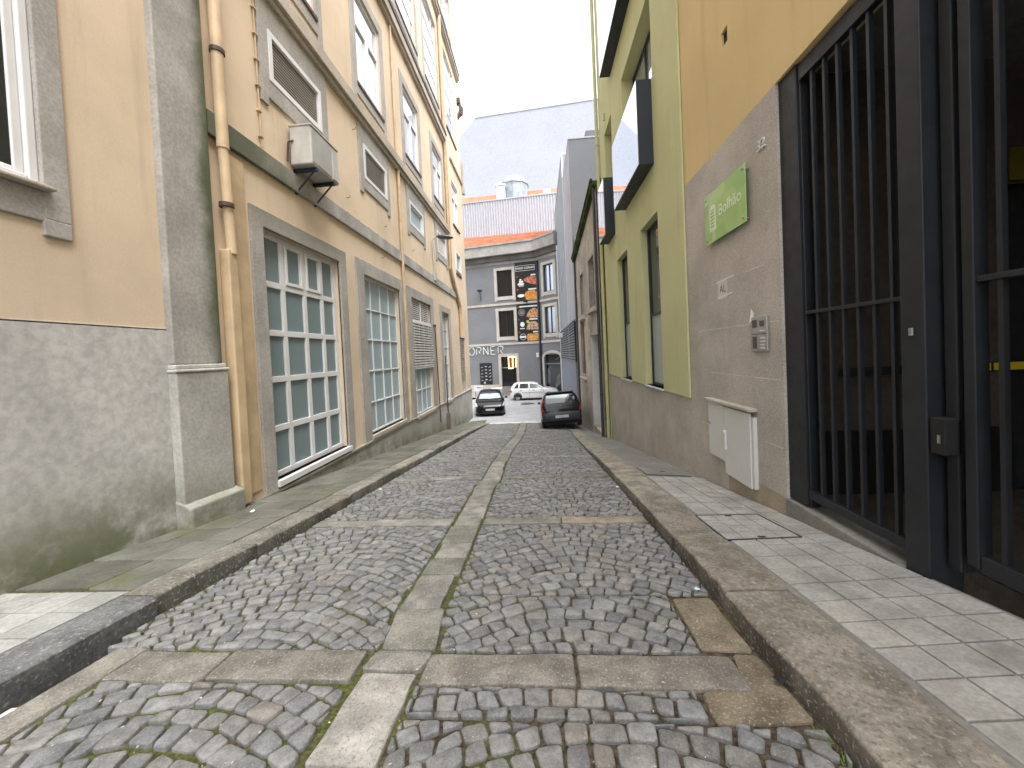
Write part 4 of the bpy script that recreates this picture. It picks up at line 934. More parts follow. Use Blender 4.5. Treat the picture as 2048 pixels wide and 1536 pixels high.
# ------------------------------------------------------------------ far end: slate grey corner building
a_ = math.radians(12.6)
FC = Facade((.17, 33.3), (-math.cos(a_), math.sin(a_)), (-math.sin(a_), -math.cos(a_)))
FD = Facade((.17, 33.3), (.7071, -.7071), (-.7071, -.7071))
CBD = thing('corner_building', 'slate grey corner building with pale stone window frames and terracotta roof', 'building', (0, 33.3, -2.35))
LW = [(2.28, 3.70, 6.62, 8.93), (2.25, 3.69, 3.03, 5.33), (2.24, 3.65, -1.45, 1.21)]
LW2 = [(7.2, 8.6, 6.62, 8.93), (7.2, 8.6, 3.03, 5.33)]
RW = [(.74, 1.91, 6.62, 8.89), (.74, 1.93, 3.07, 5.32), (.45, 2.33, -2.2, 1.25)]
m_ = MB(); FC.wall(m_, 0, 14, -3, 10.4, [(*h, .3) for h in LW+LW2]); FD.wall(m_, 0, 2.6, -3, 10.4, [(*h, .3) for h in RW]); m_.obj('wall', FCW, CBD)
m_ = MB(); n_ = 4
ring0 = [FC.p(14, 0, -.4), FC.p(0, 0, -.4), FD.p(2.6, 0, -.4), (12, 31.4, 0), (12, 44, 0), (-14, 44, 0)]
m_.add([(p[0], p[1], -3) for p in ring0]+[(p[0], p[1], 10.3) for p in ring0], [tuple(range(6)), tuple(range(6, 12))]+[(i, (i+1) % 6, 6+(i+1) % 6, 6+i) for i in range(6)]); m_.obj('building_core', DARK, CBD)
def trim(z0, z1, d, name, mat, dt=None):
    m_ = MB(); mt = math.tan(math.radians(22.5-6.3))*d*1.0
    FC.box(m_, -.02, 14, z0, z1, -.05, d); FD.box(m_, -.02, 2.6, z0, z1, -.05, d); return m_.obj(name, mat, CBD)
trim(5.82, 6.0, .07, 'string_course', FCT); trim(2.27, 2.46, .07, 'string_course', FCT)
trim(9.45, 9.72, .06, 'frieze', CORN_OLD); trim(9.72, 10.22, .30, 'cornice_soffit', rough_mat('dark_soffit', (.12, .11, .10), .2, 1, 10, .2, .01)); trim(10.2, 11.05, .58, 'cornice', CORN_OLD); trim(11.05, 11.2, .66, 'cornice_cap', CORN_OLD)
m_ = MB(); FC.box(m_, 3.75, 14, -3, -1.27, -.05, .05); m_.obj('stone_base', FCT, CBD)
m_ = MB(); FC.box(m_, 0.1, 3.72, -3, -2.0, -.05, .04); m_.obj('door_step', CONC, CBD)
# roof, tiled in long rows
m_ = MB(); A0, A1, A2 = FC.p(14, 11.1, .6), FC.p(0, 11.1, .62), FD.p(2.6, 11.1, .6); B0, B1, B2 = (-13.0, 39.0, 13.5), (-1, 37.8, 13.3), (2.6, 37.0, 13.1)
for k in range(9):
    u, v_ = k/9, (k+1)/9
    def L_(P, Q, t): return tuple(P[i]+(Q[i]-P[i])*t for i in range(3))
    for P, Q, R, S in ((A0, A1, B0, B1), (A1, A2, B1, B2)):
        a, b, c, d = L_(P, R, u), L_(Q, S, u), L_(Q, S, v_), L_(P, R, v_)
        m_.add([a, b, (b[0], b[1], b[2]+.09), (a[0], a[1], a[2]+.09), c, d], [(0, 1, 2, 3), (3, 2, 4, 5)])
m_.obj('roof', ROOF, CBD)
DW = paint('shop_dark_glass', (.012, .012, .013), .08, .1, .5, .0, bump=0)
def cw(F, h, mat, bar, name='window'):
    a, b, z0, z1 = h; m_ = MB(); F.ring(m_, a-.26, b+.26, z0-.33, z1+.24, .26, -.04, .05, .30, .24)
    for q in (a-.26, b+.06): F.box(m_, q, q+.2, z0-.42, z0-.33, -.04, .05)
    w = m_.obj(name, FCT, CBD)
    pane(F, a, b, z0, z1, -.2, mat, w); m_ = MB(); F.ring(m_, a, b, z0, z1, .05, -.2, -.14)
    if bar: F.box(m_, (a+b)/2-.035, (a+b)/2+.035, z0+.05, z1-.05, -.2, -.14)
    m_.obj('sash', NAVY, w); return w
PALEP = paint('sky_reflecting_glass', (.40, .45, .52), .1, .05, .5, .6, bump=0)
cw(FC, LW[0], DW, False); cw(FC, LW[1], DW, True); cw(FC, LW2[0], DW, True); cw(FC, LW2[1], DW, True); cw(FD, RW[0], PALEP, True); cw(FD, RW[1], PALEP, True)
# shop door with the lit lamps inside
a, b, z0, z1 = LW[2]
m_ = MB(); FC.box(m_, a-.24, a, -2.3, 1.48, -.04, .05); FC.box(m_, b, b+.24, -2.3, 1.48, -.04, .05); FC.box(m_, a, b, z1, 1.48, -.04, .048); w = m_.obj('door', FCT, CBD)
pane(FC, a, b, z0, z1, -.28, DW, w); m_ = MB(); FC.box(m_, a, b, .20, .25, -.2, -.12); m_.obj('transom', FCT, w); m_ = MB(); FC.box(m_, a, b, -2.3, z0, -.2, .02); m_.obj('door_step', CONC, w)
m_ = MB(); 
pane(FC, 2.3, 3.0, .28, 1.15, -.265, paint('warm_shop_interior', (.20, .11, .03), .5, .2), w, 'lit_interior')
m_ = MB(); FC.ring(m_, 2.62, 3.05, .12, 1.2, .05, -.25, -.235); FC.ring(m_, 2.3, 2.66, .2, 1.2, .05, -.25, -.235); m_.obj('neon_frame', glow('warm_neon', (1., .62, .25), 2.2), w)
# arched door on the corner facet
a, b, z0, z1 = RW[2]; cx_ = (a+b)/2; hw = (b-a)/2
m_ = MB(); outer = [(a-.24, -2.3)]+[(cx_+(hw+.24)*math.cos(t), .98+.62*math.sin(t)) for t in [math.pi-math.pi*k/14 for k in range(15)]]+[(b+.24, -2.3)]
inner = [(b, -2.3)]+[(cx_+hw*math.cos(t), .98+.40*math.sin(t)) for t in [math.pi*k/14 for k in range(15)]]+[(a, -2.3)]
oo = outer; ii = inner[::-1]
for k in range(len(oo)-1): FD.prism(m_, [oo[k], oo[k+1], ii[k+1], ii[k]], -.04, .06)
w = m_.obj('arched_door', FCT, CBD)
m_ = MB(); FD.prism(m_, ii, -.22, -.2); m_.obj('pane', DW, w); m_ = MB(); FD.box(m_, a, b, .42, .52, -.2, -.1); m_.obj('transom', GREYB, w)
m_ = MB(); FD.prism(m_, [(.7, -.2), (1.1, .3), (1.05, .38), (.62, -.1)], -.199, -.195); FD.prism(m_, [(1.5, .75), (2.2, 1.05), (2.2, 1.1), (1.5, .82)], -.199, -.195); FD.prism(m_, [(1.3, -1.8), (2.0, -1.2), (2.0, -.3), (1.6, -.7)], -.199, -.196); FD.prism(m_, [(.5, -1.2), (.85, -1.3), (.9, -.2), (.6, .1)], -.199, -.196); m_.obj('painted_glass_reflection', paint('painted_reflection', (.10, .11, .12), .3, .3), w)  # pale shapes painted on the glass as reflections
pipe(CBD, [FC.p(-.05, 9.4, .16), FC.p(-.05, -2.2, .16)], .10, NAVY)
m_ = MB(); FC.box(m_, .12, .35, 1.05, 1.45, .0, .14); m_.obj('junction_box', WHITE, CBD, bevel=.02)
# CORNER in thin strokes along the left facade
ST = paint('pale_sign_letters', (.72, .78, .74), .4, .03)
LT = thing('shop_lettering', 'thin pale open stroke letters spelling CORNER on slate wall', 'sign', (FC.p(5.2, 1.5, .05)))
def stroke(pts, name): 
    m_ = MB()
    for (p, q) in zip(pts[:-1], pts[1:]): m_.tube([FC.p(p[0], p[1], .08), FC.p(q[0], q[1], .08)], .03, 6)
    return m_
def arcp(cx, cz, rx, rz, a0, a1, n=10): return [(cx-rx*math.cos(math.radians(a0+(a1-a0)*k/n)), cz+rz*math.sin(math.radians(a0+(a1-a0)*k/n))) for k in range(n+1)]
zb, zt = 1.49, 2.18; zm = (zb+zt)/2; hh = (zt-zb)/2
letters = {
    'letter_c': [arcp(7.15, zm, .27, hh, 60, 300)],
    'letter_o': [arcp(6.42, zm, .28, hh, -100, 70), arcp(6.42, zm, .28, hh, 90, 250)],
    'letter_r': [[(5.95, zb), (5.95, zt-.15)], [(5.9, zt), (5.65, zt)]+arcp(5.65, zt-.18, .16, .18, 90, -60, 6)[::1], [(5.72, zm), (5.60, zb+.1)]],
    'letter_n': [[(5.27, zb), (5.27, zt), (4.83, zb), (4.83, zt)]],
    'letter_e': [[(4.15, zt), (4.55, zt)], [(4.55, zt), (4.55, zb), (4.15, zb)], [(4.55, zm), (4.25, zm)]],
    'letter_r_end': [[(3.85, zb+.1), (3.85, zt-.08)], [(3.8, zt), (3.55, zt)]+arcp(3.55, zt-.18, .16, .18, 90, -70, 8), [(3.66, zm), (3.45, zb)]],
}
def mir(pts, c): return [(2*c-p[0], p[1]) for p in pts]
for nm, ss in letters.items():
    m_ = MB()
    for pts in ss:
        for p, q in zip(pts[:-1], pts[1:]): m_.tube([FC.p(p[0], p[1], .08), FC.p(q[0], q[1], .08)], .032, 6)
    m_.obj(nm, ST, LT)
# tall food banners
BN = thing('food_banner', 'upper black food banner headed FOOD CORNER with ham and burger pictures', 'banner', FC.p(1, 6.1, .05), 'food banners on the slate wall')
m_ = MB(); FC.box(m_, .03, 1.98, 6.08, 9.46, .02, .05); m_.obj('panel', POSTER, BN)
WP = paint('banner_white', (.70, .70, .68), .5, .05); RP = paint('banner_red', (.40, .06, .04), .5, .1)
m_ = MB(); FC.ring(m_, .18, 1.91, 8.68, 9.15, .025, .05, .055); m_.obj('title_frame', WP, BN)
o = text_obj('title', 'FOOD CORNER', .235, WP, BN, .002, .004); on_facade(o, FC, 1.04, 8.91, .053, -1)
def food(name, col, col2, sc_): 
    t = NT(name); return t.done(t.mix(t.ramp(t.noise(sc_, 5, .6), .38, .62), col, col2), .5)
HAM = food('ham_print', (.30, .06, .04), (.55, .22, .13), 6); BUN = food('bun_print', (.50, .15, .03), (.70, .33, .08), 7); FRY = food('fries_print', (.70, .42, .10), (.45, .15, .04), 9); SALAD = food('salad_print', (.62, .50, .36), (.22, .08, .03), 8); HOT = food('hotdog_print', (.62, .42, .22), (.30, .06, .03), 7)
def blob(parent, mat, a, z, ra, rz, rot=0, o1=.054, name='food_picture'): m_ = MB(); FC.disc(m_, a, z, ra, rz, .05, o1, 22, rot); return m_.obj(name, mat, parent)
def half(parent, mat, a0, a1, zs, o1=.054, name='food_picture'):   # silhouette clipped to the banner's edge
    m_ = MB(); FC.prism(m_, zs, .05, o1); return m_.obj(name, mat, parent)
half(BN, HAM, 0, 0, [(.05, 7.35), (.05, 8.05), (.4, 8.16), (.8, 8.12), (1.2, 7.95), (1.15, 7.78), (.8, 7.6), (.4, 7.45)])
half(BN, FRY, 0, 0, [(.05, 6.1), (1.05, 6.1), (1.1, 6.3), (.6, 6.5), (.05, 6.42)], .053)
half(BN, BUN, 0, 0, [(.05, 6.42), (.05, 6.75), (.3, 6.92), (.7, 6.95), (1.05, 6.82), (1.22, 6.55), (1.1, 6.3), (.6, 6.38)], .055)
m_ = MB(); FC.box(m_, .12, .56, 8.2, 8.32, .05, .053); m_.obj('label_strip', WP, BN)
m_ = MB(); FC.box(m_, .10, .82, 6.98, 7.10, .05, .053); m_.obj('label_strip', WP, BN)
m_ = MB(); FC.box(m_, 1.2, 1.75, 7.45, 7.62, .05, .053); m_.obj('label_strip', WP, BN)
m_ = MB(); FC.box(m_, 1.27, 1.62, 7.66, 7.82, .05, .053); m_.obj('label_strip', WP, BN)
m_ = MB(); FC.box(m_, 1.25, 1.65, 7.34, 7.40, .05, .053); m_.obj('label_strip', WP, BN)
m_ = MB(); FC.disc(m_, 1.5, 7.92, .1, .07, .05, .053); m_.obj('label_strip', WP, BN)
m_ = MB(); FC.disc(m_, 1.5, 6.52, .32, .14, .05, .053); m_.obj('label_strip', WP, BN)
m_ = MB(); FC.box(m_, 1.72, 1.88, 8.16, 8.26, .05, .053); m_.obj('item_number', RP, BN)
m_ = MB(); FC.box(m_, 1.72, 1.9, 7.02, 7.12, .05, .053); m_.obj('item_number', RP, BN)
BN = thing('food_banner', 'lower black food banner with round badges, hot dog, wrap and fries', 'banner', FC.p(1, 2.5, .05), 'food banners on the slate wall')
m_ = MB(); FC.box(m_, .03, 1.98, 2.52, 5.78, .02, .05); m_.obj('panel', POSTER, BN)
half(BN, HOT, 0, 0, [(.05, 4.55), (.05, 5.25), (.4, 5.38), (.75, 5.25), (1.0, 4.95), (1.1, 4.62), (.7, 4.55)])
blob(BN, SALAD, .55, 3.88, .5, .36); blob(BN, paint('lime_print', (.40, .44, .15), .5, .1), 1.0, 4.22, .14, .13, 0, .056)
half(BN, FRY, 0, 0, [(.05, 2.54), (1.08, 2.54), (1.15, 2.8), (1.05, 3.15), (.05, 3.15)])
half(BN, SALAD, 0, 0, [(.05, 3.5), (1.15, 3.5), (1.1, 3.85), (.05, 3.9)], .0535)
m_ = MB(); FC.box(m_, .10, 1.7, 5.50, 5.62, .05, .053); m_.obj('label_strip', WP, BN)
m_ = MB(); FC.box(m_, .12, .85, 4.36, 4.48, .05, .053); m_.obj('label_strip', WP, BN)
m_ = MB(); FC.box(m_, .1, .55, 3.24, 3.36, .05, .053); m_.obj('label_strip', WP, BN)
m_ = MB(); FC.disc(m_, 1.5, 4.0, .2, .22, .05, .053); m_.obj('label_strip', WP, BN)
m_ = MB(); FC.box(m_, 1.3, 1.72, 3.60, 3.68, .05, .053); m_.obj('label_strip', WP, BN)
m_ = MB(); FC.box(m_, 1.2, 1.78, 2.82, 2.98, .05, .056); m_.obj('label_strip', WP, BN)
def ringdisc(parent, a, z, r, mat, name='badge_ring'):
    m_ = MB(); n = 24
    for k in range(n):
        t0, t1 = 2*math.pi*k/n, 2*math.pi*(k+1)/n
        FC.prism(m_, [(a+r*math.cos(t0), z+r*math.sin(t0)), (a+r*math.cos(t1), z+r*math.sin(t1)), (a+(r-.03)*math.cos(t1), z+(r-.03)*math.sin(t1)), (a+(r-.03)*math.cos(t0), z+(r-.03)*math.sin(t0))], .05, .053)
    m_.obj(name, mat, parent)
ringdisc(BN, 1.5, 5.05, .3, GREYL); ringdisc(BN, 1.48, 2.9, .28, WP)
m_ = MB(); FC.disc(m_, 1.5, 5.05, .2, .2, .05, .052); m_.obj('badge', FCW, BN)
m_ = MB(); FC.box(m_, 1.72, 1.9, 5.5, 5.6, .05, .0545); m_.obj('item_number', RP, BN)
m_ = MB(); FC.box(m_, 1.72, 1.9, 4.38, 4.46, .05, .053); m_.obj('item_number', RP, BN)
m_ = MB(); FC.box(m_, 1.7, 1.88, 3.28, 3.36, .05, .053); m_.obj('item_number', RP, BN)
# menu board
MBD = thing('menu_board', 'black menu board with white items on slate wall left of shop door', 'menu board', FC.p(5.1, -1.2, .05))
m_ = MB(); FC.box(m_, 4.54, 5.72, -1.24, .72, .02, .06); m_.obj('panel', POSTER, MBD)
m_ = MB()
for k, z in enumerate((.38, .08, -.22, -.5, -.82)):
    FC.box(m_, 5.42, 5.42+random.uniform(.12, .25), z-.06, z-.01, .06, .063); FC.disc(m_, 5.12, z-.02+.05, .11, .05, .06, .063, 12); FC.prism(m_, [(4.62, z+.06), (4.66, z+.08), (4.66, z-.04), (4.86, z-.09), (4.85, z-.05)], .06, .063)
FC.box(m_, 5.2, 5.36, -1.16, -.98, .06, .063)
m_.obj('menu_items', paint('menu_grey_white', (.45, .45, .46), .5, .1), MBD)
# small lamps on that facade
for s_pos, z_, lab in ((5.28, 6.4, 'dark floodlight on a thin upright arm on blank slate wall'), (1.05, 5.9, 'dark floodlight between the two food banners')):
    L_t = thing('banner_floodlight', lab, 'floodlight', FC.p(s_pos, z_, .05), 'floodlights on the slate facade')
    MB().tube([FC.p(s_pos, z_, .05), FC.p(s_pos, z_+(.75 if s_pos > 3 else .05), .3)], .03, 6).obj('arm', NAVY, L_t)
    m_ = MB(); q = z_+(.75 if s_pos > 3 else .0); FC.box(m_, s_pos-.18, s_pos+.18, q, q+.2, .2, .5); m_.obj('lamp_housing', NAVY, L_t, bevel=.02)

# ------------------------------------------------------------------ roofs stepping up behind
def rot_block(name, label, cat, loc): return thing(name, label, cat, loc)
FZ = Facade((2.6, 37.5), (-math.cos(.10), math.sin(.10)), (-math.sin(.10), -math.cos(.10)))
ZB = thing('corrugated_warehouse', 'grey corrugated metal warehouse wall rising behind the terracotta roof', 'building', (-2, 40, -2))
m_ = MB(); n = 54; Wd = 14.0
pts = []
for k in range(n*4+1):
    s = -1.0+Wd*k/(n*4); ph = k % 4; pts.append((s, (.0, .0, .09, .09)[ph]))
vs = [FZ.p(s, 12.2, o) for s, o in pts]+[FZ.p(s, 16.8, o) for s, o in pts]; N = len(pts)
m_.add(vs, [(i, i+1, N+i+1, N+i) for i in range(N-1)]); m_.obj('corrugated_wall', CORR, ZB)
m_ = MB(); FZ.box(m_, -1, 13, -2, 16.75, -4, -.15); m_.obj('building_core', CORR, ZB)
m_ = MB(); FZ.box(m_, -1, 13, 16.78, 16.9, -.2, .12); m_.obj('eave_flashing', GREYL, ZB)
FZ2 = Facade((3.6, 45.5), (-math.cos(.08), math.sin(.08)), (-math.sin(.08), -math.cos(.08)))
OR = thing('orange_roofed_house', 'orange tiled roof with a skylight behind the corrugated wall', 'house', (-3, 48, -2))
m_ = MB(); FZ2.box(m_, -2, 16, -2, 19.6, -5, -.4); m_.obj('wall', GREYL, OR)
m_ = MB()
for k in range(8): 
    o0, o1 = -k*.3, -(k+1)*.3; za, zb_ = 19.6+k*.27, 19.6+(k+1)*.27
    m_.add([FZ2.p(-2, za, o0), FZ2.p(16, za, o0), FZ2.p(16, za+.07, o0), FZ2.p(-2, za+.07, o0), FZ2.p(16, zb_, o1), FZ2.p(-2, zb_, o1)], [(0, 1, 2, 3), (3, 2, 4, 5)])
m_.obj('roof', ROOF, OR)
m_ = MB(); m_.hexa([FZ2.p(1.4, 20.75, -1.3), FZ2.p(2.3, 20.75, -1.3), FZ2.p(2.3, 21.35, -1.95), FZ2.p(1.4, 21.35, -1.95), FZ2.p(1.4, 20.95, -1.3), FZ2.p(2.3, 20.95, -1.3), FZ2.p(2.3, 21.55, -1.95), FZ2.p(1.4, 21.55, -1.95)]); m_.obj('skylight', CORR, OR)
m_ = MB(); m_.box(-4.1, -3.1, 45.0, 45.8, 18.5, 21.3); m_.box(-4.2, -3.0, 44.9, 45.9, 21.3, 21.45); m_.box(-3.75, -3.45, 45.2, 45.6, 21.45, 21.8); m_.obj('chimney', WHITEW, OR)
m_ = MB(); rings = []
n = 10; cxx, cyy = -2.15, 47.5
for r, z in ((1.8, 19.5), (1.8, 22.0), (1.92, 22.05), (1.9, 22.2), (1.35, 22.95), (.5, 23.15)): rings.append([(cxx+r*math.cos(2*math.pi*(k+.5)/n), cyy+r*math.sin(2*math.pi*(k+.5)/n), z) for k in range(n)])
m_.add([p for r in rings for p in r], [(r*n+k, r*n+(k+1) % n, (r+1)*n+(k+1) % n, (r+1)*n+k) for r in range(5) for k in range(n)]+[tuple(range(5*n, 6*n))])
m_.obj('cupola', paint('zinc_cupola', (.27, .30, .33), .4, .2, .4, .2), OR)
GBL = thing('pale_gable_building', 'huge blank pale gable wall rising behind all the roofs', 'building', (0, 65, -2))
FZ3 = Facade((16, 61), (-math.cos(.06), math.sin(.06)), (-math.sin(.06), -math.cos(.06)))
m_ = MB(); FZ3.prism(m_, [(-6, -3), (32, -3), (32, 32.5), (24.75, 40.15), (5.5, 40.6), (-6, 41.3)], -12, 0); m_.obj('gable_wall', GABLE, GBL)
m_ = MB(); FZ3.prism(m_, [(11.5, 40.0), (16.4, 40.0), (16.4, 41.1), (11.5, 41.1)], -6, -.8); m_.obj('roof_box', GREYL, GBL)
m_ = MB(); FZ3.prism(m_, [(24.75, 40.15), (24.72, 40.28), (5.5, 40.74), (-6, 41.45), (-6, 41.3), (5.5, 40.6)], -12, .08); m_.obj('parapet_cap', GREYL, GBL)

# ------------------------------------------------------------------ cars
def cat_interp(xs, ys, x):
    n = len(xs)
    if x <= xs[0]: return ys[0]
    if x >= xs[-1]: return ys[-1]
    i = max(k for k in range(n-1) if xs[k] <= x)
    h = xs[i+1]-xs[i]; t = (x-xs[i])/h
    m0 = (ys[i+1]-ys[i-1])/(xs[i+1]-xs[i-1]) if i > 0 else (ys[i+1]-ys[i])/h
    m1 = (ys[i+2]-ys[i])/(xs[i+2]-xs[i]) if i+2 < n else (ys[i+1]-ys[i])/h
    d = (ys[i+1]-ys[i])/h
    if d == 0: m0 = m1 = 0
    else:
        m0 = max(-3*abs(d), min(3*abs(d), m0)) if m0*d > 0 else 0; m1 = max(-3*abs(d), min(3*abs(d), m1)) if m1*d > 0 else 0
    return (2*t**3-3*t*t+1)*ys[i]+(t**3-2*t*t+t)*h*m0+(-2*t**3+3*t*t)*ys[i+1]+(t**3-t*t)*h*m1
class Car:
    """body lofted along +Y (0 = tail); stations: y, half width, floor, belt, top, half roof width"""
    def __init__(s, st): s.c = [list(q) for q in zip(*st)]; s.L = s.c[0][-1]
    def sec(s, y):
        w, zb, zw, zt, wt = (cat_interp(s.c[0], s.c[k], y) for k in range(1, 6)); h = zt-zw
        return [(w*.90, zb), (w*.985, zb+.07), (w, zb+(zw-zb)*.5), (w*.975, zw-.03), (w*.955, zw), (wt+(w*.955-wt)*.16, zw+h*.80), (wt*.93, zw+h*.93), (wt*.70, zw+h*.985), (0., zt)]
    def S(s, y, u):
        P = s.sec(y); sg = -1 if u < 0 else 1; u = abs(u); i = min(7, int(u)); t = u-i
        return Vector((sg*(P[i][0]+(P[i+1][0]-P[i][0])*t), y, P[i][1]+(P[i+1][1]-P[i][1])*t))
    def N(s, y, u):
        e = .02; a = s.S(min(s.L, y+e), u)-s.S(max(0, y-e), u); b = s.S(y, min(7.99, u+.05) if u > 0 else max(-7.99, u-.05))-s.S(y, u)
        n = a.cross(b); n.normalize(); c = s.S(y, u)-Vector((0, y, .6))
        return n if n.dot(c) > 0 else -n
    def body(s):
        mb = MB(); ys = frange(0, s.L, .07); us = [k/2 for k in range(0, 17)]; us = [u for u in us]
        ring = lambda y: [s.S(y, u if u > 0 else .0001) for u in us]+[s.S(y, -u if u > 0 else -.0001) for u in us[::-1][1:]]
        R = [ring(y) for y in ys]; n = len(R[0])
        mb.add([p for r in R for p in r], [(j*n+i, j*n+(i+1) % n, (j+1)*n+(i+1) % n, (j+1)*n+i) for j in range(len(ys)-1) for i in range(n)]+[tuple(range(n)), tuple(range((len(ys)-1)*n, len(ys)*n))])
        return mb
    def patch(s, corners, nu=6, nv=6, off=.006, mb=None):
        """bilinear patch over (y,u) corners laid just off the body"""
        mb = mb or MB(); a, b, c, d = corners; vs = []
        for i in range(nu+1):
            for j in range(nv+1):
                p, q = i/nu, j/nv
                y = (a[0]*(1-p)+b[0]*p)*(1-q)+(d[0]*(1-p)+c[0]*p)*q; u = (a[1]*(1-p)+b[1]*p)*(1-q)+(d[1]*(1-p)+c[1]*p)*q
                vs.append(s.S(y, u)+s.N(y, u)*off)
        m = nv+1
        return mb.add(vs, [(i*m+j, i*m+j+1, (i+1)*m+j+1, (i+1)*m+j) for i in range(nu) for j in range(nv)])
def screen(car, ya, yb, mat, parent, off=.02):
    mb = MB()
    for sg in (1, -1): car.patch([(ya, sg*5.1), (ya, sg*7.99), (yb, sg*7.99), (yb, sg*5.5)], 6, 6, off, mb)
    return mb.obj('windscreen', mat, parent, smooth=True)
def wheel(parent, x, y, r, side, spokes=5):
    tm = MB(); n = 24; prof = [(-.09, r*.62), (-.09, r*.93), (-.065, r), (.065, r), (.09, r*.93), (.09, r*.62)]
    vs = [(x+dx*side, y+rr*math.cos(2*math.pi*k/n), r+rr*math.sin(2*math.pi*k/n)) for dx, rr in prof for k in range(n)]
    tm.add(vs, [(p*n+k, p*n+(k+1) % n, (p+1)*n+(k+1) % n, (p+1)*n+k) for p in range(5) for k in range(n)])
    w = tm.obj('wheel', TYRE, parent, smooth=True)
    rm = MB(); xo = x+.075*side
    rm.add([(xo, y+r*.62*math.cos(2*math.pi*k/n), r+r*.62*math.sin(2*math.pi*k/n)) for k in range(n)]+[(xo, y+r*.54*math.cos(2*math.pi*k/n), r+r*.54*math.sin(2*math.pi*k/n)) for k in range(n)], [(k, (k+1) % n, n+(k+1) % n, n+k) for k in range(n)])
    for k in range(spokes):
        t = 2*math.pi*k/spokes+.3; c, s_ = math.cos(t), math.sin(t); p = [(y-.03*s_, r+.03*c), (y+.03*s_, r-.03*c), (y+r*.56*c+.045*s_, r+r*.56*s_-.045*c), (y+r*.56*c-.045*s_, r+r*.56*s_+.045*c)]
        rm.add([(xo-.02*side, *q) for q in p]+[(xo, *q) for q in p], [(0, 1, 2, 3), (4, 5, 6, 7), (0, 1, 5, 4), (1, 2, 6, 5), (2, 3, 7, 6), (3, 0, 4, 7)])
    rm.tube([(xo-.02*side, y, r), (xo+.012*side, y, r)], r*.17, 12); rm.obj('rim', RIM, w)
    bk = MB(); bk.add([(x-.02*side, y+r*.63*math.cos(2*math.pi*k/n), r+r*.63*math.sin(2*math.pi*k/n)) for k in range(n)], [tuple(range(n))]); bk.obj('brake_disc', DARK, w)
def arch(car, parent, y, r, mat):
    mb = MB(); n = 18
    for sg in (1, -1):
        for k in range(n):
            q = []
            for t in (math.pi*k/n, math.pi*(k+1)/n):
                for rr in (r*1.0, r*1.16):
                    yy = y+rr*math.cos(t); zz = .30+rr*math.sin(t)*1.02
                    P = car.sec(min(car.L, max(0, yy))); 
                    xx = max(np.interp(zz, [p[1] for p in P[:4]], [p[0] for p in P[:4]]), P[0][0]); q.append((sg*(xx+.012), yy, zz))
            mb.add(q, [(0, 1, 3, 2)])
        mb.add([(sg*(car.sec(y)[2][0]+.004), y+r*1.02*math.cos(math.pi*k/n), .28+r*1.02*math.sin(math.pi*k/n)) for k in range(n+1)], [tuple(range(n+1))])
    mb.obj('wheel_arch', mat, parent)

# --- graphite hatchback, seen from behind, parked half on the right kerb
st = [(0, .66, .36, .74, .78, .60), (.05, .78, .30, .88, .94, .68), (.12, .81, .26, .93, 1.12, .70), (.22, .825, .24, .94, 1.32, .665), (.36, .83, .22, .94, 1.44, .63), (.8, .835, .21, .94, 1.48, .61), (1.7, .835, .2, .94, 1.49, .60), (2.3, .835, .2, .93, 1.36, .58), (2.85, .825, .2, .93, 1.0, .60), (3.3, .80, .2, .86, .90, .62), (3.65, .70, .24, .72, .76, .56), (3.8, .56, .3, .6, .63, .46)]
P1 = thing('parked_hatchback', 'dark graphite hatchback seen from behind, parked two wheels on the kerb', 'car', (.865, 15.45, -1.665), local=True, rot=(-math.atan(.108), -.045, .0))
P1.rotation_euler = (-math.atan(.10), -.05, .02)
C1 = Car(st); C1.body().obj('body', GRAPH, P1, smooth=True)
m_ = MB(); hwid = .56
vs = []
for i in range(9):
    for j in range(7):
        y = .075+.225*j/6; fx = (i/8*2-1); wt = cat_interp(C1.c[0], C1.c[5], y); x = fx*wt*.86; z = cat_interp(C1.c[0], C1.c[4], y)-.012*abs(fx)**2
        vs.append((x, y-.012, z+.012))
m_.add(vs, [(i*7+j, i*7+j+1, (i+1)*7+j+1, (i+1)*7+j) for i in range(8) for j in range(6)]); m_.obj('rear_window', CARGL, P1, smooth=True)
for sg in (1, -1):
    m_ = MB(); C1.patch([(.012, sg*2.5), (.17, sg*2.6), (.40, sg*5.3), (.13, sg*5.3)], 8, 4, .022, m_)
    m_.hexa([(sg*.66, -.02, .66), (sg*.73, .0, .66), (sg*.79, .05, .90), (sg*.70, .01, .92), (sg*.60, -.018, .66), (sg*.62, -.02, .66), (sg*.64, .0, .92), (sg*.62, .0, .92)]) if 0 else None
    m_.obj('tail_light', REDL, P1)
m_ = MB(); pr = [(-.80, .12), (-.72, .0), (-.4, -.06), (0, -.075), (.4, -.06), (.72, .0), (.80, .12), (.83, .5)]; pr = [(-.83, .5)]+pr
rows = [(.30, .03), (.34, .0), (.50, -.015), (.62, -.005), (.655, .03)]
m_.add([(x, y+dy, z) for z, dy in rows for x, y in pr], [(r*9+k, r*9+k+1, (r+1)*9+k+1, (r+1)*9+k) for r in range(4) for k in range(8)]); m_.obj('bumper', BUMP, P1, smooth=True)
m_ = MB(); m_.box(-.27, .27, -.098, -.085, .42, .53); m_.obj('number_plate', PLATE, P1, bevel=.005)
m_ = MB(); m_.hexa([(-.16, .0, .68), (.06, .0, .68), (.06, .03, .68), (-.16, .03, .68), (-.10, .045, .92), (.02, .045, .92), (.02, .06, .92), (-.10, .06, .92)]); m_.obj('tailgate_highlight_patch', paint('tailgate_highlight', (.10, .11, .13), .15, .05, .6), P1)  # paler wedge painting a highlight on the dark tailgate
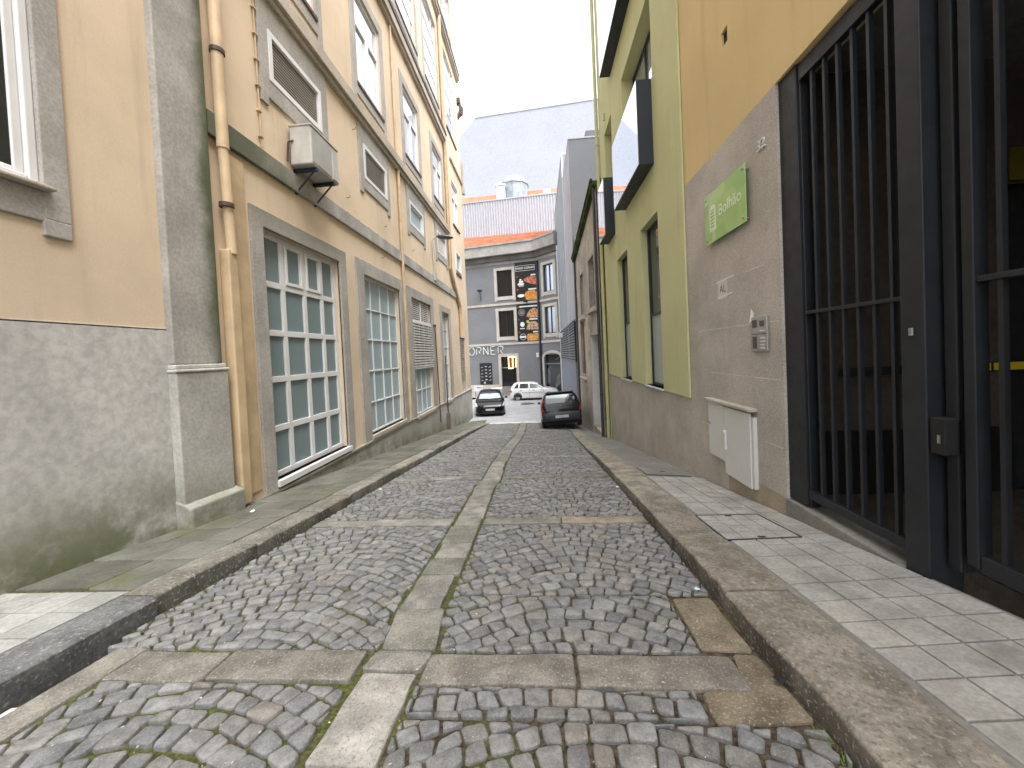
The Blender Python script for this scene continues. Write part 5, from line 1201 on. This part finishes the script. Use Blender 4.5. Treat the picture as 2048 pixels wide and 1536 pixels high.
m_ = MB(); m_.tube([(-.05, .06, .95), (.12, .12, 1.06), (.34, .13, 1.08)], .012, 6); m_.obj('rear_wiper', DARK, P1)
m_ = MB(); m_.box(.32, .50, .012, .02, .735, .755); m_.obj('badge', RIM, P1)
m_ = MB(); m_.box(-.60, .60, .20, .42, 1.435, 1.475); m_.obj('spoiler', GRAPH, P1, bevel=.02)
for sg in (1, -1):
    m_ = MB(); C1.patch([(.45, sg*4.3), (1.25, sg*4.3), (1.25, sg*5.0), (.62, sg*5.0)], mb=m_); C1.patch([(1.33, sg*4.3), (2.5, sg*4.3), (2.0, sg*5.0), (1.33, sg*5.0)], mb=m_); m_.obj('side_window', CARGL, P1)
    m_ = MB(); m_.box(sg*.86-.07, sg*.86+.07, 2.3, 2.42, .95, 1.06); m_.obj('wing_mirror', GRAPH, P1, bevel=.03)
m_ = MB(); m_.box(-.7, .7, .1, 3.6, .16, .5); m_.obj('underbody', DARK, P1)
screen(C1, 2.80, 2.28, CARGL, P1)
for yy in (.62, 3.07):
    for sg in (1, -1): wheel(P1, sg*.735, yy, .29, sg)

# --- white hatchback, side on in the cross street
st = [(0, .60, .34, .72, .80, .56), (.05, .74, .28, .88, .96, .62), (.15, .79, .24, .92, 1.16, .62), (.34, .80, .22, .93, 1.36, .58), (.75, .805, .2, .93, 1.42, .56), (1.55, .805, .2, .93, 1.43, .56), (2.15, .805, .2, .93, 1.31, .55), (2.72, .80, .2, .94, .98, .60), (3.2, .78, .2, .87, .90, .62), (3.6, .70, .24, .74, .77, .56), (3.76, .56, .32, .62, .64, .46)]
P2 = thing('parked_hatchback', 'small white five door hatchback parked side on in the cross street', 'car', (-2.33, 30.3, -2.255), local=True, rot=(0, 0, -math.pi/2-.03))
C2 = Car(st); C2.body().obj('body', WCAR, P2, smooth=True)
for sg in (1, -1):
    m_ = MB(); C2.patch([(.30, sg*4.15), (.66, sg*4.15), (.66, sg*5.0), (.52, sg*5.0)], mb=m_); m_.obj('quarter_window', CARGL, P2)
    m_ = MB(); C2.patch([(.74, sg*4.12), (1.45, sg*4.12), (1.45, sg*5.05), (.80, sg*5.05)], mb=m_); m_.obj('side_window', CARGL, P2)
    m_ = MB(); C2.patch([(1.55, sg*4.12), (2.62, sg*4.12), (2.02, sg*5.05), (1.55, sg*5.05)], mb=m_); m_.obj('side_window', CARGL, P2)
    for y in (.78, 1.78):
        m_ = MB(); m_.box(sg*.80-.02, sg*.80+.02, y, y+.16, .80, .84); m_.obj('door_handle', BUMP, P2, bevel=.008)
    m_ = MB(); m_.box(sg*.815-.006, sg*.815+.006, .95, 2.75, .62, .655); m_.obj('side_strip', paint('grey_strip', (.30, .30, .31), .5), P2)
    m_ = MB()
    for y in (.70, 1.50, 2.62): m_.box(sg*.808-.004, sg*.808+.004, y, y+.012, .32, .93)
    m_.obj('door_seam', BUMP, P2)
    m_ = MB(); m_.box(sg*.85-.06, sg*.85+.06, 2.42, 2.54, .95, 1.06); m_.obj('wing_mirror', WCAR, P2, bevel=.03)
    m_ = MB(); m_.box(sg*.70-.07, sg*.70+.09, .02, .14, .66, .86); m_.obj('tail_light', REDL, P2, bevel=.02)
    m_ = MB(); m_.box(sg*.60-.14, sg*.60+.12, 3.55, 3.70, .60, .72); m_.obj('headlight', HEADL, P2, bevel=.02)
    for yy in (.60, 3.02): wheel(P2, sg*.725, yy, .28, sg, 5)
screen(C2, 2.68, 2.2, CARGL, P2)
for yy in (.60, 3.02): arch(C2, P2, yy, .30, BUMP)
m_ = MB(); m_.box(-.7, .7, .2, 3.5, .14, .45); m_.obj('underbody', DARK, P2)

# --- black saloon nosing out at the left corner
st = [(0, .66, .36, .78, .84, .56), (.1, .82, .28, .92, .98, .66), (.7, .88, .22, .97, 1.06, .64), (1.2, .89, .2, .98, 1.36, .60), (1.9, .89, .2, .97, 1.46, .60), (2.5, .89, .2, .97, 1.44, .60), (3.0, .89, .2, .98, 1.24, .60), (3.5, .89, .2, .98, 1.0, .66), (4.0, .87, .2, .88, .93, .66), (4.35, .82, .22, .74, .80, .62), (4.5, .70, .26, .62, .66, .54)]
P3 = thing('parked_saloon', 'glossy black saloon facing the camera behind the peach wall corner', 'car', (-3.45, 26.1, -2.20), local=True, rot=(0, 0, math.pi+.12))
C3 = Car(st); C3.body().obj('body', BLACKP, P3, smooth=True)
screen(C3, 3.5, 2.95, SCREEN, P3)
for sg in (1, -1):
    m_ = MB(); C3.patch([(1.35, sg*4.2), (3.2, sg*4.2), (2.8, sg*5.0), (1.7, sg*5.0)], mb=m_); m_.obj('side_window', CARGL, P3)
    m_ = MB(); C3.patch([(4.46, sg*3.1), (4.12, sg*2.6), (4.05, sg*4.1), (4.40, sg*4.3)], mb=m_, off=.012); m_.obj('headlight', HEADL, P3)
    m_ = MB(); m_.box(sg*.98-.10, sg*.98+.10, 3.15, 3.28, .98, 1.10); m_.obj('wing_mirror', BLACKP, P3, bevel=.04)
    for yy in (.8, 3.6): wheel(P3, sg*.79, yy, .32, sg)
m_ = MB(); m_.box(-.26, .26, 4.53, 4.545, .44, .55); m_.obj('number_plate', PLATE, P3, bevel=.005)
m_ = MB(); m_.box(-.45, .45, 4.50, 4.52, .30, .42); m_.box(-.42, .42, 4.50, 4.525, .57, .64); m_.obj('grille', DARK, P3, bevel=.01)
m_ = MB(); m_.box(-.7, .7, .2, 4.3, .16, .5); m_.obj('underbody', DARK, P3)

# ------------------------------------------------------------------ pavement cafe furniture
TB = thing('garden_table', 'white plastic garden table outside the slate shop', 'table', (-3.6, 31.6, -2.27))
m_ = MB(); m_.box(-4.1, -3.15, 31.2, 32.0, -1.42, -1.36); m_.obj('table_top', PLASTIC, TB, bevel=.02)
for x, y in ((-4.0, 31.3), (-3.25, 31.3), (-4.0, 31.9), (-3.25, 31.9)): MB().tube([(x, y, -1.42), (x+(.06 if x > -3.6 else -.06), y, -2.27)], .035, 8).obj('leg', PLASTIC, TB)
CH = thing('garden_chair', 'white plastic garden chair drawn up to the white table', 'chair', (-4.45, 31.5, -2.27))
m_ = MB(); m_.box(-4.7, -4.2, 31.25, 31.75, -1.85, -1.81); m_.obj('seat', PLASTIC, CH, bevel=.02)
m_ = MB(); m_.hexa([(-4.72, 31.25, -1.8), (-4.68, 31.25, -1.8), (-4.68, 31.75, -1.8), (-4.72, 31.75, -1.8), (-4.82, 31.25, -1.38), (-4.78, 31.25, -1.38), (-4.78, 31.75, -1.38), (-4.82, 31.75, -1.38)]); m_.obj('backrest', PLASTIC, CH, bevel=.015)
for x, y in ((-4.65, 31.3), (-4.25, 31.3), (-4.65, 31.7), (-4.25, 31.7)): MB().tube([(x, y, -1.82), (x*1.005, y, -2.27)], .025, 8).obj('leg', PLASTIC, CH)
BX = thing('pavement_sign', 'small white sign board against the slate shop base', 'sign', (-5.3, 31.9, -2.27))
m_ = MB(); m_.box(-5.6, -4.85, 31.9, 31.96, -1.6, -1.12); m_.obj('board', WHITE, BX, bevel=.01); m_ = MB(); m_.box(-5.35, -5.1, 31.885, 31.899, -1.32, -1.26); m_.box(-5.08, -4.95, 31.885, 31.899, -1.30, -1.27); m_.obj('marking', BUMP, BX)
m_ = MB(); m_.box(-5.5, -5.45, 31.91, 31.95, -2.27, -1.6); m_.box(-5.0, -4.95, 31.91, 31.95, -2.27, -1.6); m_.obj('leg', BUMP, BX)
m_ = MB(); m_.tube([(-.95, 27.2, -2.19), (-.95, 27.2, -2.165)], .5, 24); mh = m_.obj('manhole_cover', BUMP); tag(mh, 'round dark manhole cover in the pale cross street', 'manhole cover')

# ------------------------------------------------------------------ litter and weeds
def scrap(x, y, zf, s, lab, mat=PAPER, name='paper_scrap', cat='litter', dz=.03):
    m_ = MB(); n = 7; z = zf(x, y)+dz
    ring = [(x+s*random.uniform(.6, 1)*math.cos(2*math.pi*k/n), y+s*random.uniform(.5, .9)*math.sin(2*math.pi*k/n), z+random.uniform(0, s*.35)) for k in range(n)]
    m_.add(ring+[(x, y, z+s*.45), (x, y, z-.003)], [(k, (k+1) % n, n) for k in range(n)]+[(k, (k+1) % n, n+1) for k in range(n)])
    return tag(m_.obj(name, mat), lab, cat)
scrap(-2.60, 1.62, zr, .085, 'crumpled white paper lying in the dark drain slot', dz=-.045)
scrap(-3.52, 4.30, zsl, .05, 'flat white paper scrap on pavement beside the pilaster foot', dz=.004)
scrap(-2.55, 5.7, zr, .04, 'white scrap in the gutter against the left kerb')
scrap(1.05, 5.55, zr, .035, 'tiny white scrap by the right kerb beyond brown slab')
scrap(1.02, 2.66, zr, .025, 'pale blue scrap on cobbles at the end of brown slab', mat=paint('pale_blue_litter', (.5, .66, .7), .5))
scrap(1.06, 1.83, zr, .035, 'black plastic bit lying beside the right kerb', mat=DARK, name='plastic_scrap')
for k in range(16):
    pass
WD = thing('weed_tuft', 'small bright green grass tuft at the foot of right kerb', 'weed', (1.07, 1.50, zr(1.07, 1.5)))
LEAF = paint('weed_green', (.10, .20, .03), .5, .25)
m_ = MB()
for k in range(26):
    x, y = 1.075+random.uniform(-.02, .015), 1.50+random.uniform(-.1, .1); z = zr(x, y); a = random.uniform(0, 6.28); h = random.uniform(.015, .04); r = random.uniform(.008, .025)
    m_.add([(x-.003, y, z), (x+.003, y, z), (x+r*math.cos(a), y+r*math.sin(a), z+h)], [(0, 1, 2)])
m_.obj('blades', LEAF, WD); m_ = MB().tube([(1.075, 1.5, zr(1.07, 1.5)-.01), (1.075, 1.5, zr(1.07, 1.5)+.015)], .02, 7); m_.obj('root', BED, WD)
# scattered crumbs of dead leaf and grit in the joints
gr = MB()
for k in range(900):
    y = abs(random.gauss(0, 1))*3+1.2; x = random.uniform(KL+.05, KR-.03)
    if y > 14: continue
    s = random.uniform(.003, .010); z = zr(x, y)+random.uniform(.004, .026); a = random.uniform(0, 6.28); gr.cur = random.choice([(1, .95, .8), (.5, .3, .18), (.7, .42, .25), (.9, .9, .9), (.4, .28, .2)])
    c_, s2_ = math.cos(a)*s, math.sin(a)*s
    gr.add([(x+c_, y+s2_, z), (x-s2_*.5, y+c_*.5, z+.002), (x-c_, y-s2_, z), (x+s2_*.5, y-c_*.5, z+.003)], [(0, 1, 2, 3)])
tag(gr.obj('leaf_litter', rough_mat('grit', (.55, .5, .42), .2, 30, 90, .1, .002, tint=True)), kind='stuff')
